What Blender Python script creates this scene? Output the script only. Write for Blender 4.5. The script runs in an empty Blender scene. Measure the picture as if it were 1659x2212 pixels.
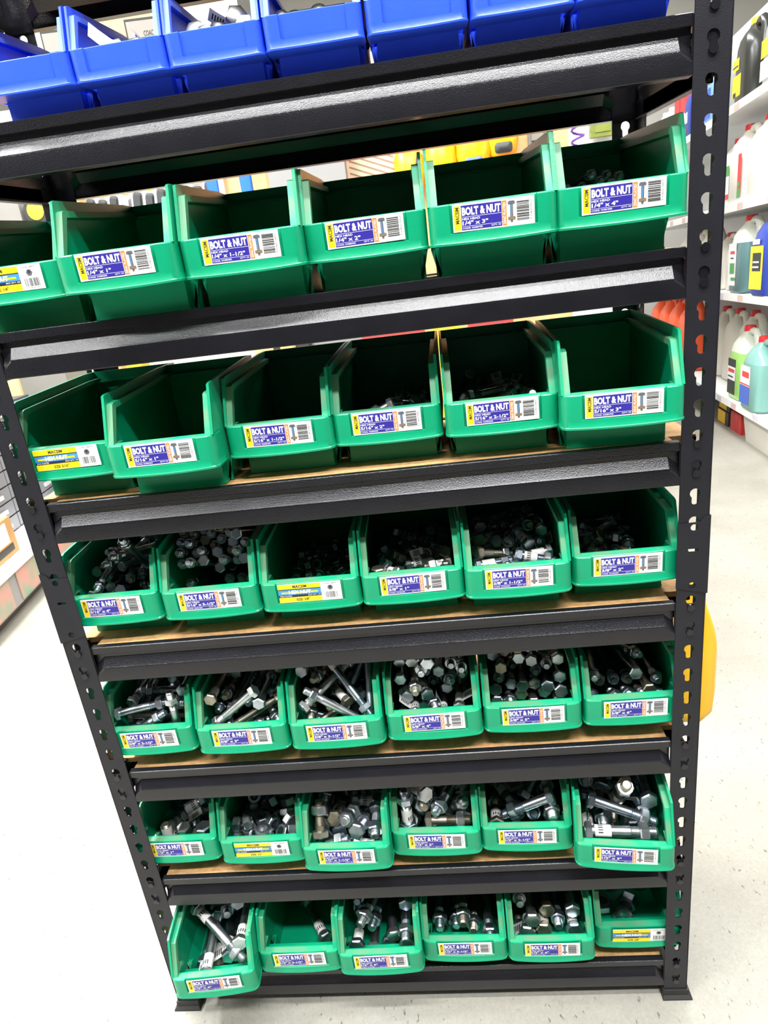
import bpy, bmesh, math, random
from mathutils import Vector, Matrix, Quaternion, Euler
random.seed(7)
PI = math.pi
K = 0.7874            # everything is laid out in units of a 38.1 mm hole pitch, then brought to the rack's 30 mm pitch
SC = bpy.context.scene
COL = SC.collection

# ------------------------------------------------------------------ materials
def lin(c):
    return tuple((x / 12.92 if x <= 0.04045 else ((x + 0.055) / 1.055) ** 2.4) for x in c)
def rgb(r, g, b): return lin((r / 255, g / 255, b / 255))
MATS = {}
def mat(name, col, rough=0.5, metal=0.0, noise=0.0, nscale=40, bump=0.0, bscale=200, spec=0.5, emis=None, trans=0.0, col2=None, detail=4, bdist=0.002):
    if name in MATS: return MATS[name]
    m = bpy.data.materials.new(name); m.use_nodes = True
    nt = m.node_tree; b = nt.nodes['Principled BSDF']
    b.inputs['Base Color'].default_value = (*col, 1); b.inputs['Roughness'].default_value = rough
    b.inputs['Metallic'].default_value = metal; b.inputs['Specular IOR Level'].default_value = spec
    if trans: b.inputs['Transmission Weight'].default_value = trans
    if emis: b.inputs['Emission Color'].default_value = (*col, 1); b.inputs['Emission Strength'].default_value = emis
    tc = nt.nodes.new('ShaderNodeTexCoord')
    if noise or col2:
        n = nt.nodes.new('ShaderNodeTexNoise'); n.inputs['Scale'].default_value = nscale; n.inputs['Detail'].default_value = detail
        nt.links.new(tc.outputs['Object'], n.inputs['Vector'])
        r = nt.nodes.new('ShaderNodeValToRGB')
        c2 = col2 if col2 else tuple(c * (1 - noise) for c in col)
        r.color_ramp.elements[0].color = (*c2, 1); r.color_ramp.elements[1].color = (*col, 1)
        r.color_ramp.elements[0].position = 0.38; r.color_ramp.elements[1].position = 0.62
        nt.links.new(n.outputs['Fac'], r.inputs['Fac']); nt.links.new(r.outputs['Color'], b.inputs['Base Color'])
    if bump:
        n2 = nt.nodes.new('ShaderNodeTexNoise'); n2.inputs['Scale'].default_value = bscale; n2.inputs['Detail'].default_value = 2
        nt.links.new(tc.outputs['Object'], n2.inputs['Vector'])
        bp = nt.nodes.new('ShaderNodeBump'); bp.inputs['Strength'].default_value = bump; bp.inputs['Distance'].default_value = bdist
        nt.links.new(n2.outputs['Fac'], bp.inputs['Height']); nt.links.new(bp.outputs['Normal'], b.inputs['Normal'])
    MATS[name] = m
    return m

BLACK = mat('black_powder_coat', (0.0075, 0.0075, 0.0105), 0.27, bump=0.5, bscale=1000, bdist=0.00042, spec=0.55, noise=0.2, nscale=30)
BLACKP = mat('black_post_paint', (0.009, 0.009, 0.014), 0.45, bump=0.1, bscale=900, spec=0.4, noise=0.2, nscale=25)
BOARD = mat('particle_board', rgb(198, 152, 100), 0.75, noise=0.22, nscale=160, detail=8)
UNDER = mat('shaded_board_underside', (.006, .0045, .004), 1.0, noise=0.2, nscale=90, spec=.1)  # shade beneath the shelves, put into the colour of the boards' bottom faces
GREEN = mat('green_plastic', rgb(0, 148, 104), 0.36, noise=0.10, nscale=22, bump=0.05, bscale=250)
GREEND = mat('dusty_green_plastic', rgb(14, 152, 108), 0.5, col2=rgb(84, 138, 102), nscale=40, noise=0.1)
BLUE = mat('blue_plastic', rgb(44, 88, 244), 0.38, noise=0.08, nscale=22, bump=0.05, bscale=250)
BLUED = mat('worn_blue_plastic', rgb(76, 124, 248), 0.45, col2=rgb(96, 124, 232), nscale=40, noise=0.1)
ZINC = mat('zinc_plate', (0.64, 0.67, 0.70), 0.36, 1.0, noise=0.3, nscale=60)
ZINCB = mat('bluish_zinc_plate', (0.54, 0.61, 0.68), 0.32, 1.0, noise=0.35, nscale=60)
ZINCY = mat('yellowed_zinc_plate', (0.44, 0.41, 0.33), 0.42, 1.0, noise=0.35, nscale=60)
PAPER = mat('tag_paper', (0.72, 0.70, 0.68), 0.7, noise=0.15, nscale=90)
INK = mat('black_ink', (0.02, 0.02, 0.02), 0.6)
WHITE = mat('sticker_white', (0.78, 0.78, 0.78), 0.42)
YEL = mat('sticker_yellow', rgb(250, 214, 20), 0.42)
NAVY = mat('sticker_navy', rgb(44, 36, 140), 0.42)
ORG = mat('sticker_orange', rgb(236, 128, 52), 0.42)
CYAN = mat('sticker_blue', rgb(64, 140, 200), 0.42)
DNAVY = mat('sticker_dark', rgb(30, 36, 60), 0.42)
GREYI = mat('sticker_grey', rgb(96, 98, 104), 0.42)
RUSTI = mat('sticker_brown', rgb(126, 106, 84), 0.42)
STK = [WHITE, YEL, NAVY, ORG, INK, CYAN, DNAVY, GREYI, RUSTI]
SW, SY, SN, SO, SK, SCY, SD, SG, SR = range(9)

# ------------------------------------------------------------------ mesh builder
class MB:
    def __init__(s): s.v = []; s.f = []; s.m = []
    def add(s, vs, fs, mi=0, M=None):
        o = len(s.v)
        s.v += [tuple(M @ Vector(p)) if M is not None else tuple(p) for p in vs]
        s.f += [tuple(i + o for i in f) for f in fs]; s.m += [mi] * len(fs)
        return s
    def box(s, x0, x1, y0, y1, z0, z1, mi=0, M=None):
        vs = [(x, y, z) for z in (z0, z1) for y in (y0, y1) for x in (x0, x1)]
        return s.add(vs, [(0, 2, 3, 1), (4, 5, 7, 6), (0, 1, 5, 4), (2, 6, 7, 3), (0, 4, 6, 2), (1, 3, 7, 5)], mi, M)
    def prism(s, pts, a, b, axis='x', mi=0, M=None):
        # pts in the plane across the axis, run from a to b
        n = len(pts)
        def P(p, t): return {'x': (t, p[0], p[1]), 'y': (p[0], t, p[1]), 'z': (p[0], p[1], t)}[axis]
        vs = [P(p, a) for p in pts] + [P(p, b) for p in pts]
        fs = [tuple(range(n)), tuple(range(2 * n - 1, n - 1, -1))] + [(i, n + i, n + (i + 1) % n, (i + 1) % n) for i in range(n)]
        return s.add(vs, fs, mi, M)
    def loft(s, rings, mi=0, cap0=True, cap1=True, M=None):
        n = len(rings[0]); vs = [p for r in rings for p in r]; fs = []
        for k in range(len(rings) - 1):
            for i in range(n):
                j = (i + 1) % n
                fs.append((k * n + i, k * n + j, (k + 1) * n + j, (k + 1) * n + i))
        if cap0: fs.append(tuple(range(n - 1, -1, -1)))
        if cap1: fs.append(tuple(range((len(rings) - 1) * n, len(rings) * n)))
        return s.add(vs, fs, mi, M)
    def lathe(s, prof, seg=16, mi=0, M=None, cap0=True, cap1=True):
        return s.loft([[(r * math.cos(2 * PI * i / seg), r * math.sin(2 * PI * i / seg), z) for i in range(seg)] for r, z in prof], mi, cap0, cap1, M)
    def tube(s, path, r, seg=8, mi=0, M=None):
        rings = []
        for i, p in enumerate(path):
            p = Vector(p); a = Vector(path[max(i - 1, 0)]); b = Vector(path[min(i + 1, len(path) - 1)])
            d = (b - a).normalized(); u = d.orthogonal().normalized()
            if i: u = (pu - d * pu.dot(d)).normalized()
            pu = u; w = d.cross(u)
            rr = r[i] if isinstance(r, (list, tuple)) else r
            rings.append([tuple(p + (u * math.cos(2 * PI * k / seg) + w * math.sin(2 * PI * k / seg)) * rr) for k in range(seg)])
        return s.loft(rings, mi, True, True, M)
    def mesh(s, name, mats, smooth=None):
        me = bpy.data.meshes.new(name); me.from_pydata(s.v, [], s.f)
        for m in (mats if isinstance(mats, (list, tuple)) else [mats]): me.materials.append(m)
        me.polygons.foreach_set('material_index', s.m); me.update()
        bm = bmesh.new(); bm.from_mesh(me); bmesh.ops.recalc_face_normals(bm, faces=bm.faces); bm.to_mesh(me); bm.free()
        if smooth:
            me.polygons.foreach_set('use_smooth', [True] * len(me.polygons)); me.set_sharp_from_angle(angle=math.radians(smooth))
        return me

def put(name, me, parent=None, loc=(0, 0, 0), rot=(0, 0, 0), bevel=0):
    o = bpy.data.objects.new(name, me); COL.objects.link(o); o.parent = parent; o.location = loc; o.rotation_euler = rot
    if bevel:
        b = o.modifiers.new('bevel', 'BEVEL'); b.width = bevel * K; b.segments = 2; b.limit_method = 'ANGLE'
    return o
def tag(o, label=None, cat=None, group=None, kind=None):
    if label: o['label'] = label
    if cat: o['category'] = cat
    if group: o['group'] = group
    if kind: o['kind'] = kind
    return o
def empty(name, loc=(0, 0, 0), rz=0):
    o = bpy.data.objects.new(name, None); COL.objects.link(o); o.location = loc; o.rotation_euler = (0, 0, rz); o.empty_display_size = .02
    return o

# ------------------------------------------------------------------ lettering
_GL = {}
def glyphs(text, bold=0.0):
    k = (text, bold)
    if k in _GL: return _GL[k]
    cu = bpy.data.curves.new('lettering', 'FONT'); cu.body = text; cu.resolution_u = 2; cu.size = 1; cu.offset = bold
    ob = bpy.data.objects.new('lettering', cu); COL.objects.link(ob)
    bpy.context.view_layer.update()
    me = bpy.data.meshes.new_from_object(ob.evaluated_get(bpy.context.evaluated_depsgraph_get()))
    v = [(p.co.x, p.co.y) for p in me.vertices]; f = [tuple(q.vertices) for q in me.polygons]
    bpy.data.objects.remove(ob); bpy.data.curves.remove(cu); bpy.data.meshes.remove(me)
    if v:
        x0 = min(p[0] for p in v); x1 = max(p[0] for p in v); y0 = min(p[1] for p in v); y1 = max(p[1] for p in v)
        v = [((a - x0) / (x1 - x0), (b - y0) / (y1 - y0)) for a, b in v]
    _GL[k] = (v, f)
    return _GL[k]
def write(mb, text, x0, x1, z0, z1, mi, y, bold=0.0, turn=False):
    """letters fitted to the rectangle on a plate that faces -y"""
    v, f = glyphs(text, bold)
    if turn: vs = [(x1 - b * (x1 - x0), y, z0 + a * (z1 - z0)) for a, b in v]
    else: vs = [(x0 + a * (x1 - x0), y, z0 + b * (z1 - z0)) for a, b in v]
    mb.add(vs, f, mi)
def pl(mb, x0, x1, z0, z1, mi, y):
    mb.add([(x0, y, z0), (x1, y, z0), (x1, y, z1), (x0, y, z1)], [(0, 1, 2, 3)], mi)

# ------------------------------------------------------------------ camera
CAM = [0.121488874, -0.809328242, 1.17386736, 0.340577204, 0.0776219838, -0.108744065, 1404.57701]
def set_camera():
    r = Vector(CAM[3:6]); t = r.length; k = r / t
    Rr = Matrix.Rotation(t, 3, k)
    R = Rr @ Matrix(((1, 0, 0), (0, 0, -1), (0, 1, 0)))
    M = Matrix((R[0], -R[1], -R[2])).transposed().to_4x4(); M.translation = Vector(CAM[:3]) * K
    c = bpy.data.cameras.new('camera'); c.sensor_fit = 'HORIZONTAL'; c.sensor_width = 36; c.lens = CAM[6] / 1659 * 36; c.clip_start = .02
    o = bpy.data.objects.new('camera', c); COL.objects.link(o); o.matrix_world = M; SC.camera = o
set_camera()

# ------------------------------------------------------------------ setting
FZ = -0.051
def floor_mat():
    m = bpy.data.materials.new('polished_concrete'); m.use_nodes = True; nt = m.node_tree; b = nt.nodes['Principled BSDF']
    tc = nt.nodes.new('ShaderNodeTexCoord')
    def noise(scale, det, rough=.6, st=None):
        n = nt.nodes.new('ShaderNodeTexNoise'); n.inputs['Scale'].default_value = scale; n.inputs['Detail'].default_value = det; n.inputs['Roughness'].default_value = rough
        if st:
            mp = nt.nodes.new('ShaderNodeMapping'); mp.inputs['Scale'].default_value = st; mp.inputs['Rotation'].default_value = (0, 0, .5)
            nt.links.new(tc.outputs['Object'], mp.inputs['Vector']); nt.links.new(mp.outputs['Vector'], n.inputs['Vector'])
        else: nt.links.new(tc.outputs['Object'], n.inputs['Vector'])
        return n
    def ramp(n, p0, p1, c0, c1):
        r = nt.nodes.new('ShaderNodeValToRGB'); e = r.color_ramp.elements
        e[0].position = p0; e[1].position = p1; e[0].color = (*c0, 1); e[1].color = (*c1, 1)
        nt.links.new(n.outputs['Fac'], r.inputs['Fac']); return r
    def mul(a, c, f=1.0):
        x = nt.nodes.new('ShaderNodeMix'); x.data_type = 'RGBA'; x.blend_type = 'MULTIPLY'; x.inputs['Factor'].default_value = f
        nt.links.new(a, x.inputs[6]); nt.links.new(c, x.inputs[7]); return x.outputs[2]
    a = ramp(noise(3.2, 6), .35, .65, rgb(138, 135, 125), rgb(153, 151, 142))
    s1 = ramp(noise(190, 3, .5, (1, .45, 1)), .27, .34, (.30, .27, .22), (1, 1, 1))
    s2 = ramp(noise(60, 5, .7, (1, .3, 1)), .26, .31, (.62, .57, .50), (1, 1, 1))
    fine = ramp(noise(260, 2), .3, .7, (.86, .86, .85), (1, 1, 1))
    c = mul(mul(mul(a.outputs['Color'], s1.outputs['Color'], .8), s2.outputs['Color'], .7), fine.outputs['Color'])
    nt.links.new(c, b.inputs['Base Color']); b.inputs['Roughness'].default_value = .5
    bp = nt.nodes.new('ShaderNodeBump'); bp.inputs['Strength'].default_value = .12; bp.inputs['Distance'].default_value = .003
    nt.links.new(fine.outputs['Color'], bp.inputs['Height']); nt.links.new(bp.outputs['Normal'], b.inputs['Normal'])
    return m
tag(put('floor', MB().box(-4.2, 5.2, -3.5, 7.6, FZ - .1, FZ).mesh('floor', floor_mat())), kind='structure')
WALLM = mat('painted_wall', rgb(214, 212, 206), .8, noise=.06, nscale=3)
tag(put('wall_back', MB().box(-4.2, 5.2, 7.6, 7.75, FZ, 4.2).mesh('wall_back', WALLM)), kind='structure')
tag(put('wall_left', MB().box(-4.35, -4.2, -3.5, 7.6, FZ, 4.2).mesh('wall_left', WALLM)), kind='structure')
tag(put('wall_right', MB().box(5.2, 5.35, -3.5, 7.6, FZ, 4.2).mesh('wall_right', WALLM)), kind='structure')
tag(put('ceiling', MB().box(-4.2, 5.2, -3.5, 7.6, 4.2, 4.3).mesh('ceiling', mat('ceiling_white', (.75, .75, .75), .9, noise=.05, nscale=4))), kind='structure')

# ------------------------------------------------------------------ the rack
PT = .0381
SHELF = [.0345, .2622, .4908, .7194, .9455, 1.1730, 1.3960, 1.6240]   # top edge of each front rail
RIV = [(0, 1), (6, 7), (12, 13), (18, 19), (24, 25), (30, 31), (36, 37), (42, 43)]
DEP = .312; TOP = 1.68
REARUP = {5: .007, 6: .0185, 7: .0185}      # the upper shelves sit a little higher at the back
UPK = .0165
def key_pts(cx, cz, r=.0066, w=.0041, dn=.0155):
    a0 = math.asin(w / r); pts = []
    for i in range(15):
        a = -PI / 2 + a0 + (2 * PI - 2 * a0) * i / 14
        pts.append((cx + r * math.cos(a), cz + r * math.sin(a)))
    pts.append((cx - w, cz - dn + w))
    for i in range(1, 6):
        a = PI + PI * i / 6
        pts.append((cx + w * math.cos(a), cz - dn + w + w * math.sin(a)))
    pts.append((cx + w, cz - dn + w))
    return pts
def circ(cx, cz, r, n=14): return [(cx + r * math.cos(2 * PI * i / n), cz + r * math.sin(2 * PI * i / n)) for i in range(n)]
def sheet(outer, holes, t):
    """a flat metal strip with punched holes: returns verts (u, v, depth) and faces"""
    cu = bpy.data.curves.new('strip', 'CURVE'); cu.dimensions = '2D'; cu.fill_mode = 'BOTH'; cu.extrude = t / 2
    for poly in [outer] + holes:
        sp = cu.splines.new('POLY'); sp.points.add(len(poly) - 1)
        for p, q in zip(sp.points, poly): p.co = (q[0], q[1], 0, 1)
        sp.use_cyclic_u = True
    ob = bpy.data.objects.new('strip', cu); COL.objects.link(ob); bpy.context.view_layer.update()
    me = bpy.data.meshes.new_from_object(ob.evaluated_get(bpy.context.evaluated_depsgraph_get()))
    v = [tuple(p.co) for p in me.vertices]; f = [tuple(q.vertices) for q in me.polygons]
    bpy.data.objects.remove(ob); bpy.data.curves.remove(cu); bpy.data.meshes.remove(me)
    return v, f
holes_f = [key_pts(.4387, k * PT) for k in range(0, 44)]
FV, FF = sheet([(.4195, FZ + .006), (.4577, FZ + .006), (.4577, TOP), (.4195, TOP)], holes_f, .0018)
FV2, FF2 = sheet([(.4195, FZ + .006), (.4577, FZ + .006), (.4577, TOP), (.4195, TOP)], [key_pts(.4387, k * PT + UPK) for k in range(0, 43)], .0018)
SV, SF = sheet([(.0, FZ + .006), (.038, FZ + .006), (.038, TOP), (.0, TOP)], [key_pts(.0195, k * PT) for k in range(0, 44)], .0018)
rack = empty('shelving_rack', (0, 0, FZ))
tag(rack, 'tall black boltless steel shelving rack with particle board shelves holding the green and blue bins', 'shelving rack')
def R(name, mb, mats, smooth=None, parent=None, bevel=0):
    return put(name, mb.mesh(name, mats, smooth), parent or rack, (0, 0, -FZ) if parent is None else (0, 0, 0), bevel=bevel)
for sx in (-1, 1):
    for rear in (0, 1):
        mb = MB()
        fy = lambda y: DEP - y if rear else y
        mb.add([(sx * u, fy(.0009 + d), v) for u, v, d in (FV2 if rear else FV)], FF2 if rear else FF)
        mb.add([(sx * (.4568 + d), fy(u), v) for u, v, d in SV], SF)
        post = R('post', mb, BLACKP)
        # joint sleeve, wrapped round the post half way up
        m2 = MB(); cz = .8365
        out = [(.4180, .7435), (.4592, .7335), (.4592, .8455)] + [(.4592 - .0125 * math.sin(a), .8455 - .009 * (1 - math.cos(a))) for a in (.3, .6, .9, 1.2, 1.5)] + [(.4180, cz)]
        v, f = sheet(out, [circ(.4387, .8300, .0046), circ(.4387, .7465, .0046), [(.432, .796), (.445, .796), (.445, .800), (.432, .800)]], .0013)
        m2.add([(sx * a, fy(-.0008 + d), b) for a, b, d in v], f)
        m2.box(*sorted((sx * .4579, sx * .4592)), *sorted((fy(-.0014), fy(.036))), .7335, .8455)
        R('post_sleeve', m2, BLACKP)
        m3 = MB()
        xs = sorted((sx * .4166, sx * .4660)); ys = sorted((fy(-.0065), fy(.046)))
        xi = sorted((sx * .4188, sx * .4605)); yi = sorted((fy(-.0022), fy(.041)))
        m3.box(*xs, *ys, FZ, FZ + .003)
        m3.loft([[(xs[0], ys[0], FZ + .003), (xs[1], ys[0], FZ + .003), (xs[1], ys[1], FZ + .003), (xs[0], ys[1], FZ + .003)],
                 [(xi[0], yi[0], FZ + .0075), (xi[1], yi[0], FZ + .0075), (xi[1], yi[1], FZ + .0075), (xi[0], yi[1], FZ + .0075)],
                 [(xi[0], yi[0], FZ + .019), (xi[1], yi[0], FZ + .019), (xi[1], yi[1], FZ + .019), (xi[0], yi[1], FZ + .019)]])
        R('foot_cap', m3, mat('black_rubber', (.012, .012, .012), .6))
# rails: pressed channel profile, lip on top, recess, sloping shoulder, face
PROF = [(.013, .000), (.004, .000), (.003, -.0008), (.003, -.0110), (.0040, -.0118), (.0085, -.0120), (.0088, -.0190), (.0020, -.0315), (.0005, -.0335), (.0, -.0362), (.0, -.0560), (.0006, -.0568), (.013, -.0568), (.013, -.0553), (.002, -.0553), (.002, -.0340), (.0104, -.0205), (.0104, -.0125), (.0146, -.0015)]
PEND = [(.013, .000), (.004, .000), (.003, -.0008), (.003, -.0110), (.0040, -.0118), (.0085, -.0120), (.0088, -.0310), (.0035, -.0420), (.0020, -.0435), (.0006, -.046), (.0, -.0560), (.0006, -.0568), (.013, -.0568), (.013, -.0553), (.002, -.0553), (.002, -.0440), (.0104, -.0320), (.0104, -.0125), (.0146, -.0015)]
for i, zt in enumerate(SHELF):
    for rear in (0, 1):
        fy = lambda y: DEP - y if rear else y
        mb = MB(); zt = SHELF[i] + (REARUP.get(i, 0) if rear else 0)
        mb.loft([[(x, fy(p[0]), zt + p[1]) for p in pr] for x, pr in ((-.4192, PEND), (-.4060, PROF), (.4060, PROF), (.4192, PEND))])
        zr = (RIV[i][0] * PT + (UPK if rear else 0), RIV[i][1] * PT + (UPK if rear else 0)) if not rear or i > 5 else ()
        for sx in (-1, 1):
            xs = sorted((sx * .4185, sx * .4540))
            mb.box(*xs, *sorted((fy(.0020), fy(.0036))), zt - .0560, zt - .0020)
            for z in zr:
                mb.lathe([(.0032, .0024), (.0048, .0024), (.0048, -.0012), (.0040, -.0022), (.0012, -.0024)], 16,
                         M=Matrix.Translation((sx * .4387, fy(0), z - .0112)) @ Matrix.Rotation(-PI / 2 if not rear else PI / 2, 4, 'X') @ Matrix.Scale(-1, 4, (0, 0, 1)))
        R('rear_rail' if rear else 'front_rail', mb, BLACK, 20)
    zt = SHELF[i]; up = REARUP.get(i, 0); lift = lambda m: setattr(m, 'v', [(a, b, c + up * b / DEP) for a, b, c in m.v])
    for sx in (-1, 1):
        mb = MB()
        X = lambda d: sx * (.4553 - d)
        mb.loft([[(X(p[0] + .0), y, zt - .0045 + p[1]) for p in PROF] for y in (.0385, DEP - .0385)])
        mb.box(*sorted((X(.0005), X(.0020))), .003, DEP - .003, zt - .0560, zt - .0350)
        lift(mb)
        R('side_rail', mb, BLACK, 20)
    mb = MB()
    zb = zt - .0028
    o = [(-.4170, .0045), (.4170, .0045), (.4170, .042), (.4530, .042), (.4530, DEP - .042), (.4170, DEP - .042), (.4170, DEP - .0045), (-.4170, DEP - .0045), (-.4170, DEP - .042), (-.4530, DEP - .042), (-.4530, .042), (-.4170, .042)]
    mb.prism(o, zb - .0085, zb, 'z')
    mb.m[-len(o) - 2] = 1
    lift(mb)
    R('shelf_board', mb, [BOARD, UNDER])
BZ = [z - .0028 + .0007 for z in SHELF]      # what the bins stand on

# ------------------------------------------------------------------ bins
W2, HB, HT, HS, HH, YS, YB, YA, LL = .07155, .0351, .0773, .1386, .1494, .028, .2249, .0448, .262
def bin_mesh(name, body, dusty, s=1.0):
    mb = MB(); w = W2
    for sg in (-1, 1):
        pr = [(.012, HB), (.012, HT - .002), (.005, HT), (YS - .0025, HS - .006), (YS - .001, HS - .001), (YS + .004, HS + .0008), (YB, HH), (LL, HH), (LL, HB)]
        mb.prism(pr, sg * (w - .0035), sg * w, 'x')
        lo = [(.064, HB), (LL, HB), (LL, 0), (.064, 0)]
        mb.loft([[(sg * (w - (.0085 if z == 0 else .0)), y, z) for y, z in lo], [(sg * (w - (.0085 if z == 0 else .0) - .0035), y, z) for y, z in lo]])
        st = [(.0052, HT - .001), (YS + .0012, HS - .0125), (YS + .006, HS - .0108), (YB, HH - .0110), (LL - .003, HH - .0110), (LL - .003, HH - .0175), (YB, HH - .0175), (YS + .010, HS - .018), (YS + .0085, HS - .0200), (.0135, HT - .001)]
        mb.prism(st, sg * (w - .0112), sg * (w - .0034), 'x', 1)
    mb.loft([[(-w + .0088, LL - .0035, 0), (w - .0088, LL - .0035, 0), (w - .0088, LL, 0), (-w + .0088, LL, 0)],
             [(-w + .001, LL - .0035, HB), (w - .001, LL - .0035, HB), (w - .001, LL, HB), (-w + .001, LL, HB)],
             [(-w + .001, LL - .0035, HH), (w - .001, LL - .0035, HH), (w - .001, LL, HH), (-w + .001, LL, HH)]])
    for rx in (-.034, .034): mb.box(rx - .008, rx + .008, LL - .0041, LL - .0034, .012, HH - .03)
    mb.box(-.02, .02, LL - .0041, LL - .0034, .05, .085)
    mb.box(-w + .004, w - .004, LL - .011, LL - .0034, HH - .0175, HH - .0150)
    mb.box(-.0605, .0605, YA, YA + .004, 0, HB + .002)
    for sg in (-1, 1): mb.box(*sorted((sg * .0590, sg * .0605)), YA + .003, .068, 0, HB + .002); mb.box(*sorted((sg * .0592, sg * (w - .0045))), .064, .068, .0, HB)
    mb.box(-w + .0095, w - .0095, YA + .002, LL - .002, .0004, .0036)
    mb.box(-w + .002, w - .002, .002, YA + .003, HB + .0002, HB + .0032)
    # the front band with its label pocket
    pxl, pxr = -.0470, .0485
    con = [(w, .034), (w, .012)] + [(w - .012 + .012 * math.cos(a), .012 - .012 * math.sin(a)) for a in [PI / 2 * i / 6 for i in range(1, 6)]]
    bow = lambda x: -.0022 * (1 - (x / .0600) ** 2)
    xs = [.0595, .056, pxr + .001, pxr, .035, .02, 0, -.02, -.034, pxl, pxl - .001, -.056, -.0595]
    con += [(x, bow(x)) for x in xs] + [(-p[0], p[1]) for p in reversed([(w, .034), (w, .012)] + [(w - .012 + .012 * math.cos(a), .012 - .012 * math.sin(a)) for a in [PI / 2 * i / 6 for i in range(1, 6)]])]
    rows = [(HB, .0012), (HB + .0022, .0014), (HB + .0034, .0005), (.0462, .0004), (.0470, .0004), (HT - .0055, .0004), (HT - .0045, .0004), (HT - .0012, .0004), (HT, -.0006)]
    n = len(con); vs = []; fs = []
    for ri, (z, out) in enumerate(rows):
        for x, y in con:
            yy = y
            if pxl - .0002 <= x <= pxr + .0002 and ri >= 4 and y < .006: yy = y + .0032
            nx = x * (1 + out / w) if y > .001 else x
            vs.append((nx, yy - (out if y < .012 else 0), z - (.0016 * (1 - (x / w) ** 2) if ri < 3 else 0)))
    for r in range(len(rows) - 1):
        for i in range(n - 1): fs.append((r * n + i, r * n + i + 1, (r + 1) * n + i + 1, (r + 1) * n + i))
    mb.add(vs, fs, 0)
    # top ledge back to the inner wall, then down
    top = [(x, y) for x, y in con]
    lv = [vs[(len(rows) - 1) * n + i] for i in range(n)]
    iv = [(max(-w + .0112, min(w - .0112, x)), .0112 if y < .03 else .034, HT + (.0012 if abs(x) < w - .0105 else 0)) for x, y in con]
    mb.add(lv + iv, [(i, i + 1, n + i + 1, n + i) for i in range(n - 1)], 1)
    mb.box(-w + .0034, w - .0034, .0110, .0128, HB + .002, HT + .0012)
    # closing under the band
    bv = [vs[i] for i in range(n)]; jv = [(max(-w + .003, min(w - .003, x)), YA, HB) for x, y in con]
    mb.add(bv + jv, [(i, i + 1, n + i + 1, n + i) for i in range(n - 1)], 0)
    if s != 1: mb.v = [(a * s, b * s, c * s) for a, b, c in mb.v]
    return mb.mesh(name, [body, dusty], 38)
GBIN = bin_mesh('storage_bin', GREEN, GREEND)
BBIN = bin_mesh('blue_storage_bin', BLUE, BLUED, .735)

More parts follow.
